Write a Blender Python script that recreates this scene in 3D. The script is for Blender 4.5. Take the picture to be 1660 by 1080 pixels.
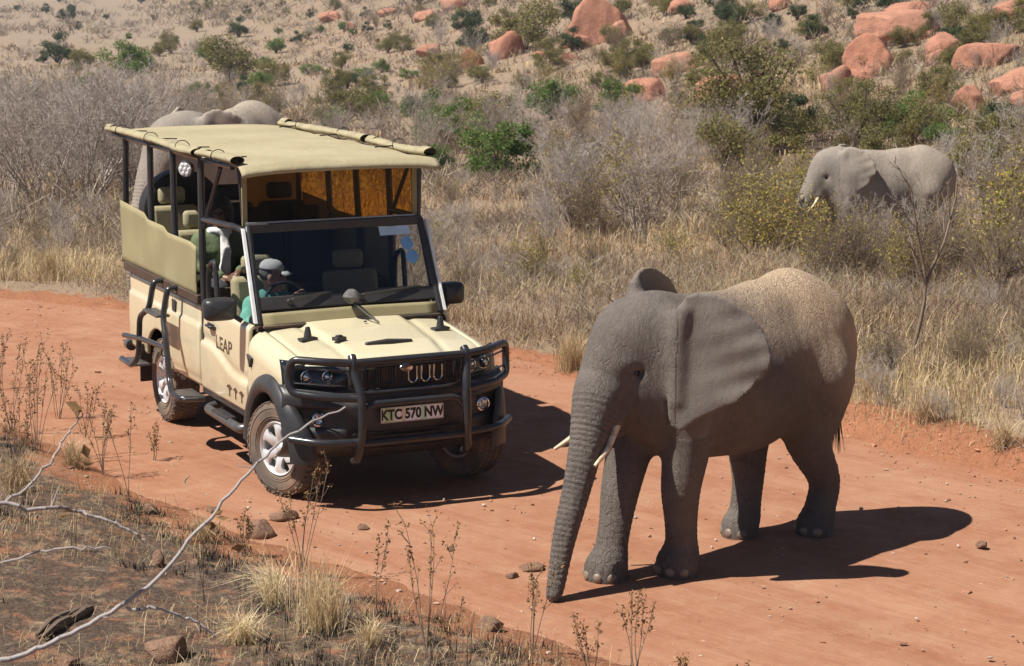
import bpy, bmesh, math, random, time
import numpy as np
from mathutils import Vector, Matrix, noise as mnoise
T0 = time.time()
SC = bpy.context.scene
COL = SC.collection
for o in list(bpy.data.objects):
    bpy.data.objects.remove(o, do_unlink=True)
# ---------------------------------------------------------------- camera
CAM_H, PITCH, FPX = 4.217, 0.172, 3500.0
cam_data = bpy.data.cameras.new('camera')
cam = bpy.data.objects.new('camera', cam_data)
COL.objects.link(cam)
cam.location = (0, 0, CAM_H)
cam.rotation_euler = (math.pi / 2 - PITCH, 0, 0)
cam_data.sensor_width = 36.0
cam_data.lens = FPX / 1660.0 * 36.0
cam_data.clip_start = 0.1
cam_data.clip_end = 6000
cam_data.dof.use_dof = True
cam_data.dof.focus_distance = 16.5
cam_data.dof.aperture_fstop = 8.0
SC.camera = cam
# ---------------------------------------------------------------- light
TO_SUN = Vector((-0.62, -0.22, 1.0)).normalized()
world = bpy.data.worlds.new('World')
SC.world = world
world.use_nodes = True
wn = world.node_tree.nodes
wl = world.node_tree.links
sky = wn.new('ShaderNodeTexSky')
sky.sky_type = 'NISHITA'
sky.sun_disc = False
sky.sun_elevation = math.asin(TO_SUN.z)
sky.sun_rotation = math.atan2(TO_SUN.x, TO_SUN.y) % (2 * math.pi)
sky.altitude = 1300
sky.air_density = 0.65
sky.dust_density = 0.3
sky.ozone_density = 1.2
bg = wn['Background']
bg.inputs['Strength'].default_value = 0.05
wl.new(sky.outputs['Color'], bg.inputs['Color'])
sun_data = bpy.data.lights.new('sun', 'SUN')
sun_data.energy = 5.0
sun_data.angle = math.radians(0.55)
sun_data.color = (1.0, 0.95, 0.86)
sun = bpy.data.objects.new('sun', sun_data)
COL.objects.link(sun)
sun.location = (-20, -12, 40)
sun.rotation_euler = TO_SUN.to_track_quat('Z', 'Y').to_euler()
SC.view_settings.view_transform = 'Standard'
SC.view_settings.look = 'None'
SC.view_settings.gamma = 1.0
SC.view_settings.use_curve_mapping = False
SC.view_settings.exposure = 0.70
SC.cycles.use_denoising = True
SC.cycles.max_bounces = 6
SC.cycles.diffuse_bounces = 3
SC.cycles.glossy_bounces = 3
SC.cycles.transmission_bounces = 4
SC.cycles.transparent_max_bounces = 16
SC.cycles.caustics_reflective = False
SC.cycles.caustics_refractive = False

# ---------------------------------------------------------------- material helpers
MATS = {}
class NT:
    def __init__(self, name):
        m = bpy.data.materials.new(name)
        m.use_nodes = True
        self.m = m
        self.n = m.node_tree.nodes
        self.l = m.node_tree.links
        self.b = self.n['Principled BSDF']
        self.out = self.n['Material Output']
        self._tc = None
    def add(self, t, **kw):
        nd = self.n.new(t)
        for k, v in kw.items():
            setattr(nd, k, v)
        return nd
    def tc(self, which='Object'):
        if self._tc is None:
            self._tc = self.n.new('ShaderNodeTexCoord')
        return self._tc.outputs[which]
    def pos(self):
        return self.add('ShaderNodeNewGeometry').outputs['Position']
    def mapped(self, src, scale=(1, 1, 1), rot=(0, 0, 0), loc=(0, 0, 0)):
        mp = self.add('ShaderNodeMapping')
        mp.inputs['Scale'].default_value = scale
        mp.inputs['Rotation'].default_value = rot
        mp.inputs['Location'].default_value = loc
        self.l.new(src, mp.inputs['Vector'])
        return mp.outputs[0]
    def noise(self, src, scale, detail=4, rough=0.55, out='Fac'):
        nd = self.add('ShaderNodeTexNoise')
        nd.inputs['Scale'].default_value = scale
        nd.inputs['Detail'].default_value = detail
        nd.inputs['Roughness'].default_value = rough
        self.l.new(src, nd.inputs['Vector'])
        return nd.outputs[out]
    def voro(self, src, scale, feature='F1', out='Distance', rnd=1.0):
        nd = self.add('ShaderNodeTexVoronoi', feature=feature)
        nd.inputs['Scale'].default_value = scale
        nd.inputs['Randomness'].default_value = rnd
        self.l.new(src, nd.inputs['Vector'])
        return nd.outputs[out]
    def ramp(self, src, stops, interp='LINEAR'):
        nd = self.add('ShaderNodeValToRGB')
        cr = nd.color_ramp
        cr.interpolation = interp
        while len(cr.elements) < len(stops):
            cr.elements.new(0.5)
        for e, (p, c) in zip(cr.elements, stops):
            e.position = p
            e.color = (c, c, c, 1) if isinstance(c, (int, float)) else (*c, 1)
        self.l.new(src, nd.inputs['Fac'])
        return nd.outputs['Color']
    def mix(self, fac, a, b, mode='MIX'):
        nd = self.add('ShaderNodeMix', data_type='RGBA', blend_type=mode)
        for s, v in ((nd.inputs[0], fac), (nd.inputs[6], a), (nd.inputs[7], b)):
            if isinstance(v, bpy.types.NodeSocket):
                self.l.new(v, s)
            elif isinstance(v, (int, float)):
                s.default_value = v if s is nd.inputs[0] else (v, v, v, 1)
            else:
                s.default_value = (*v, 1)
        return nd.outputs[2]
    def math(self, op, a, b=None, c=None, clamp=False):
        nd = self.add('ShaderNodeMath', operation=op, use_clamp=clamp)
        for i, v in enumerate((a, b, c)):
            if v is None:
                continue
            if isinstance(v, bpy.types.NodeSocket):
                self.l.new(v, nd.inputs[i])
            else:
                nd.inputs[i].default_value = v
        return nd.outputs[0]
    def sep(self, src):
        nd = self.add('ShaderNodeSeparateXYZ')
        self.l.new(src, nd.inputs[0])
        return nd.outputs
    def attr(self, name, out='Color'):
        nd = self.add('ShaderNodeAttribute', attribute_name=name)
        return nd.outputs[out]
    def bump(self, h, strength=0.5, dist=0.01, nrm=None):
        nd = self.add('ShaderNodeBump')
        nd.inputs['Strength'].default_value = strength
        nd.inputs['Distance'].default_value = dist
        self.l.new(h, nd.inputs['Height'])
        if nrm is not None:
            self.l.new(nrm, nd.inputs['Normal'])
        self.l.new(nd.outputs[0], self.b.inputs['Normal'])
        return nd.outputs[0]
    def setc(self, v):
        s = self.b.inputs['Base Color']
        if isinstance(v, bpy.types.NodeSocket):
            self.l.new(v, s)
        else:
            s.default_value = (*v, 1)
    def set(self, name, v):
        s = self.b.inputs[name]
        if isinstance(v, bpy.types.NodeSocket):
            self.l.new(v, s)
        else:
            s.default_value = v
        return self

def mat_simple(name, c1, c2=None, rough=0.5, metal=0.0, scale=6.0, bump=0.0, bscale=60.0, bdist=0.004, dust=0.0, spec=0.5, coat=0.0):
    """colour with soft noise variation, optional fine relief and a film of road dust"""
    t = NT(name)
    src = t.tc('Object')
    c2 = c2 or tuple(v * 0.82 for v in c1)
    col = t.mix(t.ramp(t.noise(src, scale, 5), [(0.35, 0.0), (0.65, 1.0)]), c1, c2)
    if dust:
        d = t.ramp(t.noise(src, 3.1, 6, 0.65), [(0.38, 0.0), (0.75, dust)])
        col = t.mix(d, col, (0.42, 0.24, 0.13))
        t.set('Roughness', t.math('ADD', rough, t.math('MULTIPLY', d, 0.4), clamp=True))
    else:
        t.set('Roughness', t.math('ADD', rough - 0.05, t.math('MULTIPLY', t.noise(src, scale * 2.3, 3), 0.1)))
    t.setc(col)
    t.set('Metallic', metal)
    t.set('Specular IOR Level', spec)
    if coat:
        t.set('Coat Weight', coat).set('Coat Roughness', 0.06)
    if bump:
        t.bump(t.noise(src, bscale, 4), bump, bdist)
    MATS[name] = t.m
    return t.m

# ---------------------------------------------------------------- object helpers
def link(o, parent=None):
    COL.objects.link(o)
    if parent is not None:
        o.parent = parent
    return o
def thing(name, label, cat, loc=(0, 0, 0), rotz=0.0, group=None):
    o = bpy.data.objects.new(name, None)
    o.empty_display_size = 0.2
    link(o)
    o.location = loc
    o.rotation_euler = (0, 0, rotz)
    tag(o, label, cat, group)
    return o
def tag(o, label=None, cat=None, group=None, kind=None):
    if label: o['label'] = label
    if cat: o['category'] = cat
    if group: o['group'] = group
    if kind: o['kind'] = kind
    return o
def fast_mesh(name, V, Fc, smooth=False, tint=None):
    """mesh straight from numpy arrays; Fc is (n,3) or (n,4)"""
    V = np.ascontiguousarray(V, dtype=np.float32)
    Fc = np.ascontiguousarray(Fc, dtype=np.int32)
    me = bpy.data.meshes.new(name)
    k = Fc.shape[1]
    me.vertices.add(len(V))
    me.vertices.foreach_set('co', V.ravel())
    me.loops.add(Fc.size)
    me.loops.foreach_set('vertex_index', Fc.ravel())
    me.polygons.add(len(Fc))
    me.polygons.foreach_set('loop_start', np.arange(0, Fc.size, k, dtype=np.int32))
    me.polygons.foreach_set('loop_total', np.full(len(Fc), k, dtype=np.int32))
    me.polygons.foreach_set('use_smooth', np.full(len(Fc), smooth, dtype=bool))
    if tint is not None:
        a = me.attributes.new('tint', 'FLOAT', 'POINT')
        a.data.foreach_set('value', np.ascontiguousarray(tint, dtype=np.float32))
    me.update(calc_edges=True)
    return me
def mesh_obj(name, me, mat, parent=None):
    if mat is not None:
        me.materials.append(MATS[mat] if isinstance(mat, str) else mat)
    return link(bpy.data.objects.new(name, me), parent)
def copy_tree(o, parent=None):
    c = o.copy()
    COL.objects.link(c)
    c.parent = parent
    for ch in list(o.children):
        copy_tree(ch, c)
    return c

def frames(P):
    """parallel-transport frames along a polyline"""
    P = np.asarray(P, float)
    T = np.gradient(P, axis=0)
    T /= np.linalg.norm(T, axis=1)[:, None] + 1e-12
    ref = np.array([0, 0, 1.0]) if abs(T[0][2]) < 0.9 else np.array([1.0, 0, 0])
    n = np.cross(T[0], ref); n /= np.linalg.norm(n)
    N = [n]
    for i in range(1, len(P)):
        n = N[-1] - T[i] * np.dot(N[-1], T[i])
        n /= np.linalg.norm(n) + 1e-12
        N.append(n)
    N = np.array(N)
    return T, N, np.cross(T, N)
def smooth_path(pts, n=8):
    """Catmull-Rom through the points"""
    P = np.asarray(pts, float)
    if len(P) < 3:
        return P
    Q = np.vstack([2 * P[0] - P[1], P, 2 * P[-1] - P[-2]])
    out = []
    for i in range(1, len(Q) - 2):
        for t in np.linspace(0, 1, n, endpoint=False):
            a, b, c, d = Q[i - 1], Q[i], Q[i + 1], Q[i + 2]
            out.append(0.5 * ((2 * b) + (c - a) * t + (2 * a - 5 * b + 4 * c - d) * t * t + (3 * b - a - 3 * c + d) * t ** 3))
    out.append(P[-1])
    return np.array(out)
def round_path(pts, r=0.05, n=5):
    """polyline with its inner corners rounded"""
    P = [np.asarray(p, float) for p in pts]
    out = [P[0]]
    for i in range(1, len(P) - 1):
        a, b, c = P[i - 1], P[i], P[i + 1]
        da, dc = a - b, c - b
        la, lc = np.linalg.norm(da), np.linalg.norm(dc)
        q = min(r, la * 0.45, lc * 0.45)
        p0, p1 = b + da / la * q, b + dc / lc * q
        for t in np.linspace(0, 1, n):
            out.append((1 - t) ** 2 * p0 + 2 * t * (1 - t) * b + t * t * p1)
    out.append(P[-1])
    return np.array(out)

class MB:
    """collects geometry for ONE mesh object"""
    def __init__(self):
        self.v = []; self.f = []; self.c = 0
    def add(self, V, F):
        V = np.asarray(V, float).reshape(-1, 3)
        self.v.append(V)
        c = self.c
        self.f += [tuple(int(i) + c for i in q) for q in F]
        self.c += len(V)
        return self
    def box(self, c, s, rot=None, taper=None):
        x, y, z = np.array(s) / 2
        V = np.array([[-x, -y, -z], [x, -y, -z], [x, y, -z], [-x, y, -z], [-x, -y, z], [x, -y, z], [x, y, z], [-x, y, z]], float)
        if taper is not None:
            V[4:, 0] *= taper[0]; V[4:, 1] *= taper[1]
        if rot is not None:
            V = V @ np.array(Matrix.Rotation(rot[1], 3, rot[0])).T if isinstance(rot, tuple) else V @ np.array(rot).T
        return self.add(V + np.array(c), [(0, 3, 2, 1), (4, 5, 6, 7), (0, 1, 5, 4), (1, 2, 6, 5), (2, 3, 7, 6), (3, 0, 4, 7)])
    def tube(self, pts, r, n=8, caps=True, squash=None):
        P = np.asarray(pts, float)
        r = np.broadcast_to(np.asarray(r, float), (len(P),))
        T, N, B = frames(P)
        a = np.linspace(0, 2 * math.pi, n, endpoint=False)
        ca, sa = np.cos(a), np.sin(a)
        if squash: sa = sa * squash
        V = P[:, None, :] + r[:, None, None] * (ca[None, :, None] * N[:, None, :] + sa[None, :, None] * B[:, None, :])
        F = []
        m = len(P)
        for i in range(m - 1):
            for j in range(n):
                k = (j + 1) % n
                F.append((i * n + j, i * n + k, (i + 1) * n + k, (i + 1) * n + j))
        if caps:
            F.append(tuple(range(n - 1, -1, -1)))
            F.append(tuple((m - 1) * n + j for j in range(n)))
        return self.add(V.reshape(-1, 3), F)
    def lathe(self, prof, n=32, origin=(0, 0, 0), axis='X', closed=False):
        """profile of (radius, offset along axis)"""
        a = np.linspace(0, 2 * math.pi, n, endpoint=False)
        prof = np.asarray(prof, float)
        V = np.zeros((len(prof), n, 3))
        u, w = prof[:, 0][:, None] * np.cos(a), prof[:, 0][:, None] * np.sin(a)
        h = np.repeat(prof[:, 1][:, None], n, 1)
        if axis == 'X': V[..., 0], V[..., 1], V[..., 2] = h, u, w
        elif axis == 'Y': V[..., 0], V[..., 1], V[..., 2] = w, h, u
        else: V[..., 0], V[..., 1], V[..., 2] = u, w, h
        F = []
        m = len(prof)
        for i in range(m if closed else m - 1):
            i2 = (i + 1) % m
            for j in range(n):
                k = (j + 1) % n
                F.append((i * n + j, i * n + k, i2 * n + k, i2 * n + j))
        return self.add(V.reshape(-1, 3) + np.array(origin), F)
    def grid(self, P, cu=False, cv=False):
        P = np.asarray(P, float)
        nu, nv = P.shape[:2]
        F = []
        for i in range(nu if cu else nu - 1):
            for j in range(nv if cv else nv - 1):
                a, b = (i + 1) % nu, (j + 1) % nv
                F.append((i * nv + j, a * nv + j, a * nv + b, i * nv + b))
        return self.add(P.reshape(-1, 3), F)
    def prism(self, poly, f, d0, d1):
        """outline (list of 2-D points) extruded; f(u,v,d) gives the 3-D point"""
        n = len(poly)
        V = [f(u, v, d0) for u, v in poly] + [f(u, v, d1) for u, v in poly]
        F = [tuple(range(n - 1, -1, -1)), tuple(range(n, 2 * n))]
        F += [(i, (i + 1) % n, n + (i + 1) % n, n + i) for i in range(n)]
        return self.add(V, F)
    def mesh(self, name, smooth=True, angle=38):
        me = bpy.data.meshes.new(name)
        V = np.concatenate(self.v)
        me.from_pydata(V.tolist(), [], self.f)
        me.update()
        bm = bmesh.new(); bm.from_mesh(me)
        bmesh.ops.recalc_face_normals(bm, faces=bm.faces)
        bm.to_mesh(me); bm.free()
        if smooth:
            me.polygons.foreach_set('use_smooth', [True] * len(me.polygons))
            me.set_sharp_from_angle(angle=math.radians(angle))
        return me
    def build(self, name, mat, parent=None, smooth=True, angle=38, bevel=0.0, solid=0.0, seg=2):
        o = mesh_obj(name, self.mesh(name, smooth, angle), mat, parent)
        if solid:
            s = o.modifiers.new('solid', 'SOLIDIFY'); s.thickness = solid; s.offset = -1
        if bevel:
            b = o.modifiers.new('bevel', 'BEVEL'); b.width = bevel; b.segments = seg; b.limit_method = 'ANGLE'; b.angle_limit = math.radians(40)
            b.harden_normals = False
        return o
def text_mesh(body, size, name='lettering', extrude=0.0, bold=0.0):
    cu = bpy.data.curves.new(name, 'FONT')
    cu.body = body; cu.size = size; cu.extrude = extrude; cu.align_x = 'CENTER'; cu.align_y = 'CENTER'
    cu.offset = bold
    o = bpy.data.objects.new(name, cu)
    COL.objects.link(o)
    dg = bpy.context.evaluated_depsgraph_get()
    me = bpy.data.meshes.new_from_object(o.evaluated_get(dg))
    bpy.data.objects.remove(o, do_unlink=True)
    bpy.data.curves.remove(cu)
    return me

# ---------------------------------------------------------------- implicit-surface modelling (bodies, rocks)
class Field:
    def __init__(self, lo, hi, h):
        self.lo = np.array(lo, float); self.h = h
        n = np.ceil((np.array(hi) - self.lo) / h).astype(int) + 1
        self.n = n
        ax = [self.lo[i] + np.arange(n[i]) * h for i in range(3)]
        self.ax = [a.astype(np.float32) for a in ax]
        self.F = np.full(tuple(n), 1.0, np.float32)
    def region(self, lo, hi):
        a = np.clip(np.floor((np.array(lo) - self.lo) / self.h).astype(int), 0, self.n)
        b = np.clip(np.ceil((np.array(hi) - self.lo) / self.h).astype(int) + 1, 0, self.n)
        sl = tuple(slice(a[i], b[i]) for i in range(3))
        X, Y, Z = np.meshgrid(self.ax[0][sl[0]], self.ax[1][sl[1]], self.ax[2][sl[2]], indexing='ij')
        return sl, X, Y, Z
    def blend(self, sl, d, k, op='u'):
        f = self.F[sl]
        if op == 'u':
            hh = np.clip(0.5 + 0.5 * (f - d) / k, 0, 1)
            self.F[sl] = f * (1 - hh) + d * hh - k * hh * (1 - hh)
        else:  # smooth subtraction
            hh = np.clip(0.5 - 0.5 * (f + d) / k, 0, 1)
            self.F[sl] = f * (1 - hh) - d * hh + k * hh * (1 - hh)
    def ell(self, c, r, k=0.06, rot=None, op='u'):
        c = np.array(c, float); r = np.array(r, float)
        m = max(r) + k + 0.05
        sl, X, Y, Z = self.region(c - m, c + m)
        Q = np.stack([X - c[0], Y - c[1], Z - c[2]], -1)
        if rot is not None:
            Q = Q @ np.array(rot, np.float32)      # columns are the ellipsoid's own axes
        k0 = np.sqrt(((Q / r) ** 2).sum(-1)); k1 = np.sqrt(((Q / r ** 2) ** 2).sum(-1)) + 1e-6
        self.blend(sl, (k0 * (k0 - 1) / k1).astype(np.float32), k, op)
        return self
    def chain(self, pts, rad, k=0.05, kin=None, op='u', flat=None):
        """round cones along a polyline; one blended prim"""
        P = np.array(pts, float); R = np.array(rad, float)
        m = R.max() + k + 0.05
        sl, X, Y, Z = self.region(P.min(0) - m, P.max(0) + m)
        D = None
        for i in range(len(P) - 1):
            a, b = P[i], P[i + 1]
            ab = b - a; L2 = ab @ ab + 1e-9
            qx, qy, qz = X - a[0], Y - a[1], Z - a[2]
            t = np.clip((qx * ab[0] + qy * ab[1] + qz * ab[2]) / L2, 0, 1)
            dx, dy, dz = qx - t * ab[0], qy - t * ab[1], qz - t * ab[2]
            if flat is not None:
                dx, dy, dz = dx / flat[0], dy / flat[1], dz / flat[2]
            d = np.sqrt(dx * dx + dy * dy + dz * dz) - (R[i] + (R[i + 1] - R[i]) * t)
            if D is None: D = d
            else:
                kk = kin if kin is not None else k * 0.5
                hh = np.clip(0.5 + 0.5 * (D - d) / kk, 0, 1)
                D = D * (1 - hh) + d * hh - kk * hh * (1 - hh)
        self.blend(sl, D.astype(np.float32), k, op)
        return self
    def sheet(self, org, ax_u, ax_v, poly, thick, warp, k=0.03):
        """thin curved plate: outline in the (u,v) plane, warp(u,v) its offset along the normal"""
        org = np.array(org, float); au = np.array(ax_u, float); au /= np.linalg.norm(au)
        av = np.array(ax_v, float); av -= au * (av @ au); av /= np.linalg.norm(av); an = np.cross(au, av)
        pl = np.array(poly, float)
        cor = org + pl[:, :1] * au + pl[:, 1:] * av
        m = 0.3
        sl, X, Y, Z = self.region(cor.min(0) - m, cor.max(0) + m)
        qx, qy, qz = X - org[0], Y - org[1], Z - org[2]
        u = qx * au[0] + qy * au[1] + qz * au[2]; v = qx * av[0] + qy * av[1] + qz * av[2]; w = qx * an[0] + qy * an[1] + qz * an[2]
        d = np.full(u.shape, 1e9, np.float32); s = np.ones(u.shape, np.float32)
        n = len(pl)
        for i in range(n):
            a, b = pl[i], pl[i - 1]
            ex, ey = b - a
            wx, wy = u - a[0], v - a[1]
            t = np.clip((wx * ex + wy * ey) / (ex * ex + ey * ey), 0, 1)
            bx, by = wx - ex * t, wy - ey * t
            d = np.minimum(d, bx * bx + by * by)
            c1 = v >= a[1]; c2 = v < b[1]; c3 = ex * wy > ey * wx
            flip = (c1 & c2 & c3) | (~c1 & ~c2 & ~c3)
            s = np.where(flip, -s, s)
        d2 = np.sqrt(d) * s + thick
        dn = (np.abs(w - warp(u, v)) - thick) * 0.8
        dd = np.where((d2 > 0) & (dn > 0), np.sqrt(np.maximum(d2, 0) ** 2 + np.maximum(dn, 0) ** 2), np.maximum(d2, dn))
        self.blend(sl, dd.astype(np.float32), k)
        return self
    def mesh(self):
        """naive surface nets"""
        F = self.F; S = F < 0
        nx, ny, nz = F.shape
        cnt = np.zeros((nx - 1, ny - 1, nz - 1), np.float32)
        acc = np.zeros((nx - 1, ny - 1, nz - 1, 3), np.float32)
        def sub(a, o):
            return a[o[0]:nx - 1 + o[0], o[1]:ny - 1 + o[1], o[2]:nz - 1 + o[2]]
        offs = [(0, 0, 0), (1, 0, 0), (0, 1, 0), (1, 1, 0), (0, 0, 1), (1, 0, 1), (0, 1, 1), (1, 1, 1)]
        for i, a in enumerate(offs):
            for b in offs[i + 1:]:
                if sum(abs(a[q] - b[q]) for q in range(3)) != 1: continue
                sa, sb = sub(S, a), sub(S, b)
                idx = np.nonzero(sa != sb)
                fa, fb = sub(F, a)[idx], sub(F, b)[idx]
                t = fa / (fa - fb)
                for q in range(3):
                    acc[idx[0], idx[1], idx[2], q] += a[q] + (b[q] - a[q]) * t
                cnt[idx] += 1
        on = cnt > 0
        ids = -np.ones(cnt.shape, np.int64)
        ids[on] = np.arange(on.sum())
        cell = np.stack(np.nonzero(on), 1).astype(np.float32)
        V = self.lo + (cell + acc[on] / cnt[on][:, None]) * self.h
        quads = []
        for q in range(3):
            o = [0, 0, 0]; o[q] = 1
            A = S[:nx - o[0], :ny - o[1], :nz - o[2]]; Bm = S[o[0]:, o[1]:, o[2]:]
            i, j, k = np.nonzero(A != Bm)
            r, s = [a for a in range(3) if a != q]
            G = np.stack([i, j, k], 1)
            ok = (G[:, r] > 0) & (G[:, s] > 0) & (G[:, r] < self.n[r] - 1) & (G[:, s] < self.n[s] - 1)
            G = G[ok]; inside = A[tuple(G.T)]
            def at(dr, ds):
                H = G.copy(); H[:, r] += dr; H[:, s] += ds
                return ids[tuple(H.T)]
            Q = np.stack([at(-1, -1), at(0, -1), at(0, 0), at(-1, 0)], 1)
            flip = inside if q != 1 else ~inside
            Q[~flip] = Q[~flip][:, ::-1]
            quads.append(Q)
        Q = np.concatenate(quads)
        return V.astype(np.float64), Q[(Q >= 0).all(1)]
def vnormals(V, Q):
    n = np.cross(V[Q[:, 2]] - V[Q[:, 0]], V[Q[:, 3]] - V[Q[:, 1]])
    N = np.zeros_like(V)
    for i in range(4):
        np.add.at(N, Q[:, i], n)
    return N / (np.linalg.norm(N, axis=1)[:, None] + 1e-12)
def relax(V, Q, it=2, lam=0.5):
    E = np.concatenate([Q[:, [0, 1]], Q[:, [1, 2]], Q[:, [2, 3]], Q[:, [3, 0]]])
    cnt = np.bincount(E.ravel(), minlength=len(V)).astype(float)
    for _ in range(it):
        A = np.zeros_like(V)
        for q in range(3):
            A[:, q] = np.bincount(E[:, 0], V[E[:, 1], q], len(V)) + np.bincount(E[:, 1], V[E[:, 0], q], len(V))
        V = V * (1 - lam) + lam * A / cnt[:, None]
    return V
def vnoise(P, scale, seed=0.0, octv=3):
    """cheap smooth numpy noise: sums of rotated sines"""
    P = np.asarray(P, float) * scale
    out = np.zeros(len(P)); rs = np.random.RandomState(int(seed * 13) + 5); amp = 1.0
    for o in range(octv):
        for _ in range(4):
            d = rs.normal(size=P.shape[1]); d /= np.linalg.norm(d)
            out += amp * np.sin(P @ d * (2 ** o) * rs.uniform(0.7, 1.5) + rs.uniform(0, 6.28)) / 4
        amp *= 0.55
    return out
# ================================================================ TERRAIN
FX = np.array([-60, -30, -12, -6.42, -4.75, -2.2, 0, 1.6, 3.06, 4.16, 6.2, 9, 12.0, 20])
FY = np.array([58, 42, 29.9, 26.7, 25.7, 24.1, 22.3, 20.7, 18.75, 17.15, 14.3, 10.0, 5.0, -9])
NX = np.array([-60, -30, -12, -7.0, -4.75, -2.95, -1.88, -0.55, 0.28, 1.01, 3.0, 6.0, 14])
NY = np.array([50, 34, 25.0, 21.9, 19.7, 17.2, 15.6, 14.2, 13.3, 12.4, 9.3, 4.2, -10])
PR = np.array([0, 24, 35, 60, 100, 200, 400, 470, 560, 800, 1500, 4500.0])
PZ = np.array([0, 0, -0.75, -2.0, -3.3, -5.2, -5.6, -4.2, 4.0, 34, 70, 90.0])
def sstep(a, b, x):
    t = np.clip((x - a) / (b - a), 0, 1)
    return t * t * (3 - 2 * t)
def edges(x, y):
    P = np.stack([x, y], 1)
    wob = 0.20 * vnoise(P, 1.3, 3, 3) + 0.10 * vnoise(P, 5.0, 4, 3)
    return y - np.interp(x, FX, FY) + wob, np.interp(x, NX, NY) - y + wob
def zt(x, y, fine=True):
    x = np.atleast_1d(np.asarray(x, float)); y = np.atleast_1d(np.asarray(y, float))
    P = np.stack([x, y], 1)
    r = np.hypot(x, y)
    s, n = edges(x, y)
    out = np.maximum(s, n)                     # >0 off the road
    far = s > n
    z = -0.05 + np.where(far, 0.085 * sstep(-0.25, 0.35, out), 0.075 * sstep(-0.35, 0.9, out))
    right = sstep(1.5, 3.5, x) * sstep(13, 16, y)
    z = z + np.where(far, (0.05 + 0.12 * right) * sstep(0.05, 0.7, s), 0)
    prof = np.interp(r, PR, PZ)
    z = z + np.where(far, prof * sstep(0, 4, s), 0)
    hd = (x - 14) * 0.976 + (y - 52) * 0.219
    hill = 0.35 * (np.logaddexp(0, hd / 4.0) * 4.0)
    hill = 60 * np.tanh(hill / 60)
    z = z + np.where(far, hill * sstep(0, 10, s), 0)
    z = z + np.where(~far, 0.035 * np.maximum(n, 0) + 0.09 * sstep(0.3, 2.2, n), 0)
    if fine:
        a = np.clip(out / 1.2, 0, 1)
        z = z + a * (0.045 * vnoise(P, 1.1, 7, 3) + 0.018 * vnoise(P, 5.5, 9, 2)) * np.where(far, 1, 1.3)
        z = z + sstep(30, 90, r) * (0.25 * vnoise(P, 0.22, 11, 3)) + sstep(100, 400, r) * 1.2 * vnoise(P, 0.03, 12, 3)
    return z
def pix_ray(u, v):
    a = (u - 830) / FPX; b = (540 - v) / FPX
    c, s = math.cos(PITCH), math.sin(PITCH)
    return np.array([a, c + b * s, -s + b * c])
def on_ground(u, v):
    """where the line of sight through a photo pixel meets the terrain (used once, to survey positions)"""
    d = pix_ray(u, v)
    ts = np.concatenate([np.arange(7, 60, 0.1), np.arange(60, 900, 0.5)]) / d[1]
    P = np.array([0, 0, CAM_H]) + ts[:, None] * d
    below = P[:, 2] < zt(P[:, 0], P[:, 1])
    i = int(np.argmax(below)) if below.any() else len(ts) - 1
    p = P[i]
    return np.array([p[0], p[1], zt(p[0], p[1])[0]])
def gz(x, y):
    return float(zt(x, y)[0])

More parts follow.
